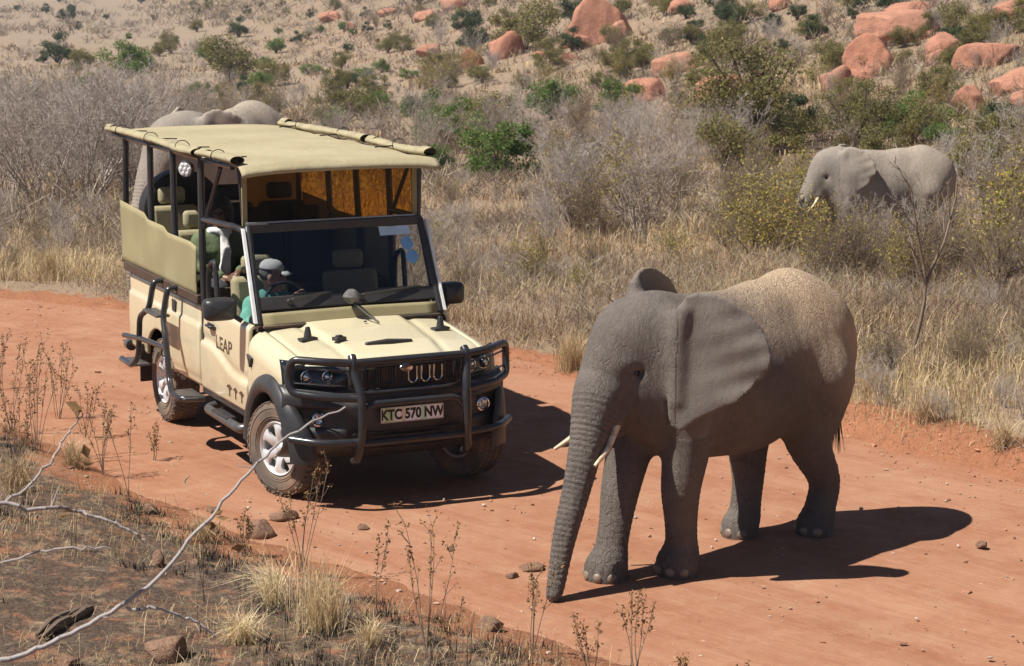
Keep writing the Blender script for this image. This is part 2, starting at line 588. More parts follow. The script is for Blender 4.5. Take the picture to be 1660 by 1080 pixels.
# ---- materials of the ground
def ground_material():
    t = NT('ground_soil')
    p = t.pos()
    big = t.noise(p, 0.7, 6, 0.6); mid = t.noise(p, 4.5, 6, 0.65); fine = t.noise(p, 38, 5, 0.7)
    soil = t.mix(t.ramp(mid, [(0.3, 0.0), (0.7, 1.0)]), (0.30, 0.128, 0.067), (0.22, 0.092, 0.05))
    soil = t.mix(t.ramp(fine, [(0.45, 0.0), (0.72, 0.55)]), soil, (0.38, 0.20, 0.115))
    stretch = t.noise(t.mapped(p, (1, 0.35, 1), (0, 0, 0.6)), 22, 5, 0.75)
    straw = t.mix(t.ramp(stretch, [(0.33, 0.0), (0.66, 1.0)]), (0.14, 0.10, 0.065), (0.37, 0.275, 0.175))
    straw = t.mix(t.ramp(big, [(0.35, 0.0), (0.7, 0.7)]), straw, (0.25, 0.175, 0.12))
    straw = t.mix(t.ramp(t.noise(p, 0.09, 4), [(0.4, 0.0), (0.62, 0.6)]), straw, (0.285, 0.195, 0.145))
    k = t.math('ADD', t.attr('straw', 'Fac'), t.math('MULTIPLY', t.math('SUBTRACT', mid, 0.5), 1.3))
    col = t.mix(t.ramp(k, [(0.38, 0.0), (0.62, 1.0)]), soil, straw)
    col = t.mix(t.math('MULTIPLY', t.attr('plain', 'Fac'), t.ramp(t.noise(p, 0.12, 6, 0.7), [(0.3, 0.45), (0.6, 1.0)])), col, (0.27, 0.205, 0.15))
    scrub = t.ramp(t.noise(p, 0.9, 8, 0.75), [(0.46, 0.0), (0.62, 0.75)])
    col = t.mix(t.math('MULTIPLY', scrub, t.attr('far', 'Fac')), col, (0.15, 0.125, 0.10))
    ash = t.mix(t.ramp(fine, [(0.35, 0.0), (0.7, 1.0)]), (0.022, 0.017, 0.014), (0.15, 0.105, 0.08))
    kc = t.math('ADD', t.attr('char', 'Fac'), t.math('MULTIPLY', t.math('SUBTRACT', t.noise(p, 5.5, 8, 0.78), 0.52), 3.4))
    col = t.mix(t.ramp(kc, [(0.38, 0.0), (0.85, 0.92)]), col, ash)
    t.setc(col)
    t.set('Roughness', 0.95).set('Specular IOR Level', 0.15)
    h = t.math('ADD', t.math('MULTIPLY', mid, 0.6), t.math('ADD', t.math('MULTIPLY', stretch, 0.35), t.math('MULTIPLY', fine, 0.3)))
    t.bump(h, 0.9, 0.05)
    MATS['ground'] = t.m
    t = NT('road_dirt')
    p = t.pos()
    al = t.mapped(p, (1, 1, 1), (0, 0, 0.80))          # x runs along the road
    track = t.noise(t.mapped(al, (0.22, 1.5, 1)), 1.6, 5, 0.6)
    big = t.noise(p, 0.55, 5, 0.6); mid = t.noise(p, 6, 6, 0.7); fine = t.noise(p, 55, 4, 0.7)
    col = t.mix(t.ramp(track, [(0.36, 0.0), (0.60, 1.0)]), (0.275, 0.122, 0.070), (0.325, 0.165, 0.102))
    col = t.mix(t.ramp(big, [(0.4, 0.0), (0.72, 0.55)]), col, (0.25, 0.105, 0.057))
    col = t.mix(t.ramp(mid, [(0.42, 0.0), (0.8, 0.5)]), col, (0.39, 0.22, 0.137))
    col = t.mix(t.ramp(fine, [(0.58, 0.0), (0.74, 0.5)]), col, (0.30, 0.14, 0.08))
    col = t.mix(t.ramp(t.noise(p, 1.7, 8, 0.72), [(0.50, 0.0), (0.68, 0.55)]), col, (0.385, 0.225, 0.145))
    col = t.mix(t.ramp(t.voro(p, 26), [(0.05, 0.55), (0.13, 0.0)]), col, (0.26, 0.14, 0.09))
    t.setc(col)
    t.set('Roughness', 0.96).set('Specular IOR Level', 0.12)
    h = t.math('ADD', t.math('MULTIPLY', t.noise(t.mapped(al, (0.4, 2.2, 1)), 3.0, 6, 0.65), 0.8), t.math('ADD', t.math('MULTIPLY', mid, 0.35), t.math('MULTIPLY', fine, 0.12)))
    t.bump(h, 0.75, 0.035)
    MATS['road'] = t.m
ground_material()

def build_ground():
    ph = np.concatenate([np.linspace(-math.pi, -0.36, 50, endpoint=False), np.linspace(-0.36, 0.36, 250, endpoint=False), np.linspace(0.36, math.pi, 51)])
    rr = np.concatenate([np.linspace(0.05, 10, 24, endpoint=False), np.linspace(10, 29, 270, endpoint=False), 29 * (4500 / 29) ** np.linspace(0, 1, 210)])
    R, A = np.meshgrid(rr, ph, indexing='ij')
    X, Y = (R * np.sin(A)).ravel(), (R * np.cos(A)).ravel()
    Z = zt(X, Y)
    s, n = edges(X, Y)
    straw = np.where(s > n, sstep(0.0, 1.0, s) * 0.95, 0.10 + 0.42 * sstep(0.3, 1.5, n))
    straw = np.where((s > n) & (X > 2), sstep(0.5, 1.5, s) * 0.95, straw)
    char = np.where(n > s, sstep(0.5, 1.7, n) * 0.88 * sstep(1.2, -0.6, X), 0)
    nu, nv = R.shape
    i, j = np.meshgrid(np.arange(nu - 1), np.arange(nv - 1), indexing='ij')
    i, j = i.ravel(), j.ravel()
    F = np.stack([i * nv + j, (i + 1) * nv + j, (i + 1) * nv + j + 1, i * nv + j + 1], 1)[:, ::-1]
    me = fast_mesh('ground', np.stack([X, Y, Z], 1), F, smooth=True)
    for nm, v in (('straw', straw), ('char', char), ('far', sstep(32, 70, np.hypot(X, Y)) * (0.25 + 0.75 * sstep(-6, 14, (X - 14) * 0.976 + (Y - 52) * 0.219))), ('plain', sstep(70, 130, np.hypot(X, Y)) * sstep(6, -8, (X - 14) * 0.976 + (Y - 52) * 0.219))):
        a = me.attributes.new(nm, 'FLOAT', 'POINT'); a.data.foreach_set('value', v.astype(np.float32))
    tag(mesh_obj('ground', me, 'ground'), kind='structure', label='dry savanna ground of straw litter and reddish soil')
    # the road: its own sheet with wheel ruts
    m, q = 420, 90
    xs = np.linspace(-26, 12.5, m)
    c0, c1 = np.interp(xs, FX, FY) + 0.5, np.interp(xs, NX, NY) - 0.5
    t = np.linspace(0, 1, q)
    X = np.repeat(xs[:, None], q, 1); Y = c1[:, None] * (1 - t) + c0[:, None] * t
    Pf = np.stack([X.ravel(), Y.ravel()], 1)
    rut = -0.022 * (np.exp(-((t - 0.36) / 0.07) ** 2) + np.exp(-((t - 0.68) / 0.07) ** 2))
    Z = rut[None, :] * (0.6 + 0.4 * np.sin(X * 0.7)) + (0.010 * vnoise(Pf, 1.4, 2, 3) + 0.004 * vnoise(Pf, 9, 6, 3)).reshape(X.shape)
    # keep the stretch under the vehicle and the elephant level
    flat = np.exp(-(((X - 0.2) / 2.6) ** 2 + ((Y - 16.8) / 3.0) ** 2))
    Z = Z * (1 - 0.7 * flat)
    i, j = np.meshgrid(np.arange(m - 1), np.arange(q - 1), indexing='ij'); i, j = i.ravel(), j.ravel()
    F = np.stack([i * q + j, (i + 1) * q + j, (i + 1) * q + j + 1, i * q + j + 1], 1)
    me = fast_mesh('dirt_road', np.stack([X.ravel(), Y.ravel(), Z.ravel()], 1), F, smooth=True)
    tag(mesh_obj('dirt_road', me, 'road'), kind='structure', label='red dirt road crossing the bush with worn wheel tracks')
build_ground()

# ---- loose grit and pebbles lying on the road and its verges
def build_gravel():
    rs = np.random.RandomState(4)
    ico = bmesh.new(); bmesh.ops.create_icosphere(ico, subdivisions=1, radius=1.0)
    BV = np.array([v.co[:] for v in ico.verts]); BF = np.array([[v.index for v in f.verts] for f in ico.faces]); ico.free()
    n = 8000
    x = rs.uniform(-8, 5.5, n); y = rs.uniform(11, 27, n)
    s, e = edges(x, y)
    out = np.maximum(s, e)
    keep = (out < 1.2) & (rs.rand(n) < np.where(out > -0.9, 1.0, 0.42))
    x, y, out = x[keep], y[keep], out[keep]
    n = len(x)
    sz = 0.006 + 0.011 * rs.rand(n) ** 3 + np.where(rs.rand(n) < 0.035, 0.022 * rs.rand(n), 0)
    z = np.where(out < -0.2, 0.0, np.maximum(zt(x, y), 0.0))
    V = BV[None] * (1 + 0.3 * rs.normal(size=(n, len(BV), 1))) * (sz[:, None] * rs.uniform(0.6, 1.4, (n, 3)))[:, None, :] * np.array([1, 1, 0.6])
    V = V + np.stack([x, y, z + sz * 0.2], 1)[:, None, :]
    F = BF[None] + (np.arange(n) * len(BV))[:, None, None]
    me = fast_mesh('gravel', V.reshape(-1, 3), F.reshape(-1, 3), tint=np.repeat(rs.rand(n), len(BV)))
    t = NT('gravel')
    t.setc(t.ramp(t.attr('tint', 'Fac'), [(0.0, (0.20, 0.09, 0.055)), (0.5, (0.42, 0.21, 0.125)), (0.85, (0.33, 0.24, 0.19)), (1.0, (0.50, 0.40, 0.32))]))
    t.set('Roughness', 0.95)
    tag(mesh_obj('gravel', me, t.m), 'loose reddish grit and pebbles strewn over the dirt road', 'gravel', kind='stuff')
build_gravel()
# ================================================================ ELEPHANTS
def skin_material(name, grey, dust, dust_lo, dust_hi, cracks=1.0):
    t = NT(name)
    p = t.tc('Object')
    z = t.sep(p)
    n1 = t.noise(p, 2.2, 5, 0.6); n2 = t.noise(p, 16, 5, 0.65)
    col = t.mix(t.ramp(n1, [(0.3, 0.0), (0.7, 1.0)]), grey, tuple(c * f for c, f in zip(grey, (0.70, 0.70, 0.72))))
    col = t.mix(t.ramp(n2, [(0.42, 0.0), (0.8, 0.4)]), col, tuple(c * 1.35 for c in grey))
    # road dust thrown over the back
    h = t.math('ADD', t.math('ADD', z[2], t.math('MULTIPLY', t.math('SUBTRACT', n1, 0.5), 0.5)), t.math('MULTIPLY', z[0], -0.75))
    col = t.mix(t.ramp(t.math('MULTIPLY', h, 0.4), [(dust_lo * 0.4, 0.0), (dust_hi * 0.4, 0.9)]), col, dust)
    # deep skin folds, coarse and fine
    wv = t.noise(p, 5, 3)
    warp = t.add('ShaderNodeVectorMath', operation='ADD')
    t.l.new(p, warp.inputs[0])
    sc = t.add('ShaderNodeVectorMath', operation='SCALE')
    nz = t.add('ShaderNodeTexNoise'); nz.inputs['Scale'].default_value = 7; t.l.new(p, nz.inputs['Vector'])
    t.l.new(nz.outputs['Color'], sc.inputs[0]); sc.inputs['Scale'].default_value = 0.055
    t.l.new(sc.outputs[0], warp.inputs[1])
    w = warp.outputs[0]
    c1 = t.voro(t.mapped(w, (1.0, 1.0, 0.50), (0.35, 0.6, 0)), 27, 'DISTANCE_TO_EDGE')
    c2 = t.voro(t.mapped(w, (0.6, 1, 1.5), (0.0, 0.7, 0.4)), 75, 'DISTANCE_TO_EDGE')
    e1 = t.ramp(c1, [(0.0, 0.0), (0.09, 1.0)]); e2 = t.ramp(c2, [(0.0, 0.0), (0.14, 1.0)])
    strong = t.math('MULTIPLY', t.ramp(t.noise(p, 1.7, 3), [(0.32, 0.45), (0.62, 1.0)]), t.attr('wrinkle', 'Fac'))
    folds = t.noise(t.mapped(w, (1.0, 1.0, 0.22), (0.25, 0.3, 0)), 17, 4, 0.6)
    rings = t.math('MULTIPLY', t.math('SINE', t.math('ADD', t.math('MULTIPLY', t.attr('arc', 'Fac'), 2 * math.pi / 0.036), t.math('MULTIPLY', t.noise(p, 14, 3), 3.0))), t.attr('ontrunk', 'Fac'))
    hgt0 = t.math('ADD', t.math('MULTIPLY', t.math('MULTIPLY', e1, strong), 0.62), t.math('ADD', t.math('MULTIPLY', t.math('MULTIPLY', e2, 0.4), t.attr('wrinkle', 'Fac')), t.math('MULTIPLY', t.noise(p, 60, 5, 0.65), 0.22)))
    hgt = t.math('ADD', hgt0, t.math('ADD', t.math('MULTIPLY', t.math('MULTIPLY', folds, 2.2), t.attr('wrinkle', 'Fac')), t.math('MULTIPLY', rings, 0.26)))
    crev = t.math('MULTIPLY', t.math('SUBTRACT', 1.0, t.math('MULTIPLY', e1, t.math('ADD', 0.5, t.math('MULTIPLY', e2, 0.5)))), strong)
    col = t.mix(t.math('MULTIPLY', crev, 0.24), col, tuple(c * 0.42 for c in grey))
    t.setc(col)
    t.set('Roughness', 0.85).set('Specular IOR Level', 0.25)
    t.bump(hgt, 0.9 * cracks, 0.011)
    MATS[name] = t.m
skin_material('elephant_skin', (0.162, 0.138, 0.121), (0.52, 0.38, 0.255), 1.52, 2.25)
skin_material('elephant_skin_dusty', (0.29, 0.25, 0.212), (0.40, 0.33, 0.265), 1.2, 2.2, 0.8)
mat_simple('ivory', (0.72, 0.62, 0.46), (0.42, 0.32, 0.20), rough=0.45, scale=22, bump=0.2, bscale=50)
mat_simple('toenail', (0.23, 0.18, 0.14), (0.16, 0.12, 0.095), rough=0.5, scale=30)
mat_simple('eye', (0.012, 0.008, 0.006), rough=0.12)
mat_simple('tail_hair', (0.02, 0.017, 0.015), rough=0.7)

def rot_z(a):
    c, s = math.cos(a), math.sin(a)
    return np.array([[c, -s, 0], [s, c, 0], [0, 0, 1.0]])
EAR = [(-0.02, 0.337), (0.038, 0.45), (0.12, 0.48), (0.21, 0.476), (0.30, 0.455), (0.386, 0.412), (0.465, 0.36), (0.531, 0.298), (0.58, 0.235), (0.615, 0.161), (0.638, 0.09), (0.642, 0.023), (0.632, -0.04), (0.60, -0.075), (0.575, -0.12), (0.535, -0.135), (0.515, -0.185), (0.46, -0.225), (0.41, -0.285), (0.34, -0.305), (0.256, -0.35), (0.18, -0.385), (0.113, -0.43), (0.05, -0.475), (0.0, -0.478), (-0.05, -0.43), (-0.068, -0.36), (-0.07, -0.27), (-0.036, -0.12), (-0.01, 0.085)]

def elephant(name, label, loc, heading, feet, head_yaw, trunk, h=0.016, ear_l=None, ear_r=None, skin='elephant_skin', head_pitch=0.0, scale=1.0, tail=True):
    """x forward, y left, z up; feet = RF, LF, RH, LH ground positions; trunk = centre line with radii, root to tip"""
    root = thing(name, label, 'elephant', loc, heading, 'elephants')
    root.scale = (scale,) * 3
    f = Field((-1.75, -1.05, -0.03), (2.05, 1.05, 2.25), h)
    # trunk of the body
    f.ell((0.38, 0, 1.33), (0.58, 0.40, 0.55), 0.10)
    f.ell((-0.16, 0, 1.27), (0.80, 0.46, 0.555), 0.16)
    f.ell((-0.83, 0, 1.38), (0.56, 0.425, 0.545), 0.16)
    f.chain([(0.45, 0, 1.68), (0.1, 0, 1.70), (-0.35, 0, 1.735), (-0.75, 0, 1.755), (-1.05, 0, 1.58)], [0.17, 0.17, 0.18, 0.20, 0.20], 0.16, 0.1)
    f.ell((0.40, 0.18, 1.40), (0.30, 0.16, 0.40), 0.12); f.ell((0.40, -0.18, 1.40), (0.30, 0.16, 0.40), 0.12)
    # legs: upper mass, knee, column, flared foot
    (rf, lf, rh, lh) = feet
    for (fx, fy), side in ((rf, -1), (lf, 1)):
        top = np.array([0.55, 0.22 * side, 1.22]); knee = np.array([0.5 * (0.62 + fx) + 0.02, 0.21 * side * 0.55 + fy * 0.45, 0.62])
        ank = np.array([fx - 0.015, fy, 0.17])
        lp = smooth_path([(*top, 0.20), (*(0.5 * (top + knee)), 0.165), (*knee, 0.136), (*(0.45 * knee + 0.55 * ank), 0.110), (*ank, 0.108)], 4)
        f.chain(lp[:, :3], lp[:, 3], 0.08, 0.012)
        f.chain([(fx - 0.01, fy, 0.13), (fx + 0.025, fy, 0.075), (fx + 0.03, fy, 0.03)], [0.118, 0.150, 0.150], 0.05, 0.012)
    for (fx, fy), side in ((rh, -1), (lh, 1)):
        top = np.array([-0.80, 0.235 * side, 1.20]); knee = np.array([0.42 * fx + 0.58 * -0.66, 0.24 * side * 0.5 + fy * 0.5, 0.74])
        hock = np.array([fx - 0.055, fy * 0.8 + 0.2 * 0.22 * side, 0.40]); ank = np.array([fx - 0.02, fy, 0.16])
        lp = smooth_path([(*top, 0.29), (*(0.5 * (top + knee)), 0.235), (*knee, 0.165), (*hock, 0.115), (*ank, 0.112)], 4)
        f.chain(lp[:, :3], lp[:, 3], 0.11, 0.012)
        f.chain([(fx - 0.01, fy, 0.12), (fx + 0.03, fy, 0.07), (fx + 0.035, fy, 0.03)], [0.110, 0.138, 0.138], 0.05, 0.012)
    # neck and head
    Rz = rot_z(head_yaw)
    cp, sp = math.cos(head_pitch), math.sin(head_pitch)
    Rh = Rz @ np.array([[cp, 0, sp], [0, 1, 0], [-sp, 0, cp]])
    piv = np.array([0.58, 0, 1.5])
    H = lambda x, y, z: piv + Rh @ np.array([x, y, z])
    f.chain([(0.30, 0, 1.46), (0.55, 0, 1.52), H(0.16, 0, 0.10)], [0.40, 0.37, 0.31], 0.12, 0.1)
    f.ell(H(0.12, 0, 0.17), (0.34, 0.25, 0.31), 0.10, Rh)
    f.ell(H(0.26, 0.09, 0.20), (0.20, 0.14, 0.19), 0.10, Rh); f.ell(H(0.26, -0.09, 0.20), (0.20, 0.14, 0.19), 0.10, Rh)
    f.ell(H(0.33, 0, 0.07), (0.25, 0.21, 0.31), 0.10, Rh)
    f.ell(H(0.24, 0, -0.15), (0.24, 0.225, 0.25), 0.09, Rh)
    for s in (1, -1):
        f.ell(H(0.385, 0.165 * s, 0.045), (0.10, 0.06, 0.05), 0.05, Rh)           # brow
        f.ell(H(0.20, 0.185 * s, -0.12), (0.15, 0.075, 0.16), 0.06, Rh)           # cheek
        f.ell(H(0.36, 0.222 * s, -0.025), (0.060, 0.034, 0.045), 0.03, Rh, 's')   # eye socket
        f.chain([H(0.315, 0.205 * s, -0.02), H(0.365, 0.217 * s, 0.004), H(0.41, 0.196 * s, -0.028)], [0.012, 0.016, 0.012], 0.02)      # upper lid
        f.chain([H(0.315, 0.203 * s, -0.03), H(0.365, 0.214 * s, -0.058), H(0.41, 0.196 * s, -0.035)], [0.010, 0.013, 0.010], 0.02)      # lower lid
        f.chain([H(0.38, 0.10 * s, -0.20), H(0.455, 0.142 * s, -0.355)], [0.085, 0.056], 0.05)   # tusk sheath
    f.chain([H(0.25, 0, -0.30), H(0.38, 0, -0.42), H(0.49, 0, -0.50)], [0.12, 0.085, 0.04], 0.06)        # lower jaw
    tp = np.array([H(0.40, 0, 0.02), H(0.48, 0, -0.12)] + [p[:3] for p in trunk]); tr = [0.21, 0.19] + [p[3] for p in trunk]
    path = smooth_path(np.column_stack([tp, tr]), 5)
    f.chain(path[:, :3], path[:, 3], 0.06, 0.012)
    # ears
    ear_used = []
    for s, e in ((1, ear_l), (-1, ear_r)):
        if e is None:
            e = dict(org=H(0.10, 0.235 * s, 0.04), u=Rh @ np.array([-0.86, 0.5 * s, 0.05]), bend=0.1)
        ear_used.append((s, e))
        org, u = np.array(e['org']), np.array(e['u'], float)
        b = e.get('bend', 0.1); sc = e.get('scale', 1.0)
        v = np.array(e.get('v', (0, 0, 1)), float)
        def warp(U, V, b=b, s=s):
            # front fold bulges out, the rim curls back in; slow ripples towards the edge
            return -s * (b * (0.30 * np.exp(-((U - 0.12) / 0.13) ** 2) * np.clip(V + 0.35, 0, 1) - 0.9 * np.clip(U - 0.28, 0, 1) ** 2) + (0.012 * np.sin(V * 15 + U * 7) + 0.006 * np.sin(V * 41 - U * 13)) * np.clip(U / 0.5, 0, 1) ** 1.5)
        poly = [(a * sc, c * sc) for a, c in EAR]
        f.sheet(org, u, v, poly, max(0.016, h * 1.0), warp, 0.035)
        inner = H(0.06, 0.16 * s, 0.05)
        mid = 0.5 * (org + inner)
        uu = u / np.linalg.norm(u)
        f.chain([org + 0.33 * sc * v + 0.04 * uu, org + 0.15 * v, org - 0.10 * v, org - 0.26 * sc * v], [0.03, 0.034, 0.034, 0.026], 0.07, 0.008)
        f.chain([mid + 0.24 * v, mid, mid - 0.16 * v], [0.085, 0.095, 0.07], 0.10, 0.01)
        if s > 0 and 'fold' in e:
            f.ell(org + 0.10 * v + 0.035 * uu + np.array(e['fold']), (0.035, 0.05, 0.12), 0.04, None, 's')
    V, Q = f.mesh()
    V = relax(V, Q, 2, 0.45)
    N = vnormals(V, Q)
    # ring folds down the trunk, creases at the wrists, loose skin on the flank
    pc = smooth_path(tp, 10)
    seg = np.concatenate([[0], np.cumsum(np.linalg.norm(np.diff(pc, axis=0), axis=1))])
    sel = np.nonzero((V[:, 0] > 0.85) & (V[:, 2] < 1.60))[0]
    d2 = ((V[sel][:, None, :] - pc[None]) ** 2).sum(2)
    i = d2.argmin(1)
    rad = np.interp(seg[i], seg, np.interp(np.linspace(0, 1, len(pc)), np.linspace(0, 1, len(tr)), tr))
    on = np.exp(-np.maximum(np.sqrt(d2.min(1)) - rad - 0.02, 0) / 0.02) * sstep(0.10, 0.45, seg[i])
    # exact arc length, interpolated past the nearest node
    tang = np.gradient(pc, axis=0); tang /= np.linalg.norm(tang, axis=1)[:, None]
    arc = seg[i] + ((V[sel] - pc[i]) * tang[i]).sum(1)
    ph = arc + 0.012 * vnoise(V[sel], 9, 1, 2)
    D = np.zeros(len(V))
    D[sel] += on * (-0.0035 * np.clip(np.sin(ph * 2 * math.pi / 0.047), -0.2, 1) ** 2 - 0.003 * np.clip(np.sin(ph * 2 * math.pi / 0.031 + 1), 0, 1))
    fl = np.exp(-((V[:, 0] + 0.55) / 0.5) ** 2) * sstep(0.6, 1.1, V[:, 2]) * sstep(1.95, 1.6, V[:, 2])
    D += fl * 0.0045 * vnoise(V * np.array([1, 1, 0.45]), 34, 8, 2)
    leg = sstep(0.75, 0.5, V[:, 2]) * sstep(0.06, 0.14, V[:, 2])
    D += leg * 0.0016 * np.sin(V[:, 2] * 150 + 2.5 * vnoise(V, 8, 6, 2))
    D += 0.004 * vnoise(V, 7, 3, 3)
    V = V + N * D[:, None]
    me = fast_mesh(name + '_body', V, Q, smooth=True)
    wr = np.ones(len(V))
    hv = V - piv
    head = sstep(0.30, 0.62, V[:, 0]) * sstep(0.95, 1.15, V[:, 2])
    wr -= 0.40 * head
    for s_, e in ear_used:
        q = V - e['org']; u_ = np.array(e['u'], float); u_ = u_ / np.linalg.norm(u_)
        nn = np.cross(u_, (0, 0, 1.0))
        du, dn, dv = q @ u_, np.abs(q @ nn), q[:, 2]
        wr *= 1 - 0.62 * ((du > 0.0) & (du < 0.72) & (dn < 0.16) & (np.abs(dv) < 0.55) & (V[:, 1] * s_ > 0.12))
    arcf = np.zeros(len(V)); arcf[sel] = arc; onf = np.zeros(len(V)); onf[sel] = on
    for nm_, vv in (('arc', arcf), ('ontrunk', onf)):
        a = me.attributes.new(nm_, 'FLOAT', 'POINT'); a.data.foreach_set('value', vv.astype(np.float32))
    a = me.attributes.new('wrinkle', 'FLOAT', 'POINT'); a.data.foreach_set('value', np.clip(wr, 0.1, 1).astype(np.float32))
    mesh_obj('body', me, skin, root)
    # tusks, eyes, nails, tail
    for s in (1, -1):
        P = smooth_path([H(0.43, 0.125 * s, -0.32), H(0.50, 0.175 * s, -0.42), H(0.59, 0.235 * s, -0.53), H(0.71, 0.285 * s, -0.62)], 6)
        MB().tube(P, np.linspace(0.038, 0.012, len(P)), 12).build('tusk', 'ivory', root)
        c = H(0.362, 0.204 * s, -0.026)
        m = MB()
        th = np.linspace(0, math.pi, 9); pr = [(0.037 * math.sin(a), 0.037 * math.cos(a)) for a in th]
        m.lathe(pr, 14, c, 'X').build('eye', 'eye', root)
    for (fx, fy), side, rad, hind in ((rf, -1, 0.15, 0), (lf, 1, 0.15, 0), (rh, -1, 0.14, 1), (lh, 1, 0.14, 1)):
        for a in ((-62, -22, 20, 60) if not hind else (-45, 0, 45)):
            a = math.radians(a)
            c = np.array([fx + 0.03 + (rad - 0.004) * math.cos(a), fy + (rad - 0.004) * math.sin(a), 0.042])
            m = MB()
            th = np.linspace(0, math.pi, 7)
            pts = []
            for t1 in th:
                row = []
                for t2 in np.linspace(0, 2 * math.pi, 12, endpoint=False):
                    q = np.array([0.016 * math.cos(t1) + 0.0, 0.036 * math.sin(t1) * math.cos(t2), 0.036 * math.sin(t1) * math.sin(t2)])
                    row.append(rot_z(a) @ q + c)
                pts.append(row)
            m.grid(np.array(pts), cv=True).build('toenail', 'toenail', root)
    if tail:
        P = smooth_path([(-1.24, 0, 1.62), (-1.36, 0.0, 1.45), (-1.40, 0.01, 1.15), (-1.385, 0.02, 0.82)], 6)
        MB().tube(P, np.linspace(0.05, 0.02, len(P)), 10).build('tail', skin, root)
        m = MB()
        rs = random.Random(3)
        for _ in range(26):
            o = np.array([rs.uniform(-0.015, 0.015), rs.uniform(-0.015, 0.015), 0])
            m.tube([P[-1] + o + np.array([0, 0, 0.05]), P[-1] + o * 2 + np.array([0, 0, -0.12]), P[-1] + o * 3.5 + np.array([rs.uniform(-.02, .02), 0, -rs.uniform(0.22, 0.3)])], [0.005, 0.004, 0.001], 4)
        m.build('tail_tuft', 'tail_hair', root)
    return root

# the young elephant crossing in front of the vehicle
EL_O = np.array([1.465, 15.0075]); EL_H = math.radians(225)
def el_local(P, O=EL_O, th=EL_H):
    d = np.array(P[:2]) - O; c, s = math.cos(th), math.sin(th)
    return np.array([d[0] * c + d[1] * s, -d[0] * s + d[1] * c, P[2] if len(P) > 2 else 0.0])
def el_dir(d, th=EL_H):
    c, s = math.cos(th), math.sin(th)
    return np.array([d[0] * c + d[1] * s, -d[0] * s + d[1] * c, d[2]])
elephant('elephant', 'young grey elephant with dusty back crossing the road in front of the vehicle', (EL_O[0], EL_O[1], 0), EL_H,
         [(1.00, -0.13), (0.55, 0.13), (-0.55, -0.20), (-0.98, 0.16)], math.radians(-18),
         [(1.155, -0.115, 1.27, 0.165), (1.30, -0.08, 0.94, 0.112), (1.405, -0.065, 0.69, 0.093), (1.545, -0.045, 0.37, 0.077), (1.645, -0.015, 0.10, 0.060), (1.69, 0.0, 0.045, 0.045)],
         h=0.0145,
         ear_l=dict(org=el_local((1.105, 14.20, 1.555)), u=el_dir((0.985, -0.16, 0)), bend=0.12, v=el_dir((0.0, 0.10, 1.0))),
         ear_r=dict(org=el_local((0.83, 14.80, 1.655)), u=el_dir((0.62, 0.78, 0)), bend=0.05, scale=0.95))
# ================================================================ SAFARI VEHICLE   (X = its left, Y = its rear, Z up)
def cream_paint():
    t = NT('cream_paint')
    p = t.tc('Object'); z = t.sep(p)[2]
    n = t.noise(p, 3.5, 7, 0.68); f = t.noise(p, 26, 5, 0.7)
    col = t.mix(t.ramp(t.noise(p, 1.2, 3), [(0.3, 0.0), (0.7, 1.0)]), (0.60, 0.53, 0.365), (0.565, 0.495, 0.335))
    k = t.math('ADD', t.math('MULTIPLY', t.math('SUBTRACT', 0.98, z), 0.75), t.math('MULTIPLY', t.math('SUBTRACT', n, 0.5), 1.1))
    d = t.math('ADD', t.ramp(k, [(0.08, 0.0), (0.55, 0.60)]), t.ramp(f, [(0.55, 0.0), (0.9, 0.10)]), clamp=True)
    t.setc(t.mix(d, col, (0.36, 0.20, 0.115)))
    t.set('Roughness', t.math('ADD', 0.26, t.math('MULTIPLY', d, 0.6), clamp=True)).set('Coat Weight', 0.5).set('Coat Roughness', 0.08)
    MATS['cream_paint'] = t.m
cream_paint()
mat_simple('black_plastic', (0.022, 0.023, 0.026), (0.035, 0.035, 0.037), rough=0.42, scale=9, bump=0.06, bscale=240, dust=0.05)
mat_simple('black_tube', (0.018, 0.02, 0.025), (0.028, 0.029, 0.033), rough=0.24, scale=14, dust=0.04)
mat_simple('step_metal', (0.085, 0.09, 0.098), (0.13, 0.125, 0.12), rough=0.34, metal=0.5, scale=12, dust=0.10)
mat_simple('rubber', (0.075, 0.066, 0.058), (0.12, 0.10, 0.083), rough=0.9, scale=10, dust=0.45, bump=0.2, bscale=120)
mat_simple('alloy', (0.74, 0.74, 0.76), (0.66, 0.65, 0.64), rough=0.30, metal=0.35, scale=8, dust=0.10)
mat_simple('dark_under', (0.012, 0.012, 0.012), (0.03, 0.025, 0.022), rough=0.8, dust=0.3)
mat_simple('khaki_canvas', (0.295, 0.25, 0.135), (0.25, 0.21, 0.11), rough=0.85, scale=3, bump=0.25, bscale=300, bdist=0.002)
mat_simple('roof_canvas', (0.365, 0.315, 0.195), (0.31, 0.265, 0.16), rough=0.9, scale=1.6, bump=0.5, bscale=7, bdist=0.03, dust=0.12)
mat_simple('roll_canvas', (0.35, 0.30, 0.185), (0.27, 0.23, 0.14), rough=0.88, scale=5, bump=0.5, bscale=18, bdist=0.02)
mat_simple('seat_khaki', (0.33, 0.29, 0.175), (0.27, 0.235, 0.14), rough=0.75, scale=8, bump=0.3, bscale=40)
mat_simple('seat_black', (0.015, 0.015, 0.017), rough=0.6)
mat_simple('white_strip', (0.82, 0.82, 0.82), rough=0.35)
mat_simple('bare_alu', (0.55, 0.54, 0.56), (0.42, 0.42, 0.43), rough=0.35, metal=0.7)
mat_simple('chrome', (0.75, 0.75, 0.77), rough=0.12, metal=1.0)
mat_simple('lamp_dark', (0.03, 0.032, 0.04), rough=0.18, metal=0.4)
mat_simple('print_brown', (0.10, 0.055, 0.03), rough=0.6)
mat_simple('print_black', (0.012, 0.012, 0.012), rough=0.5)
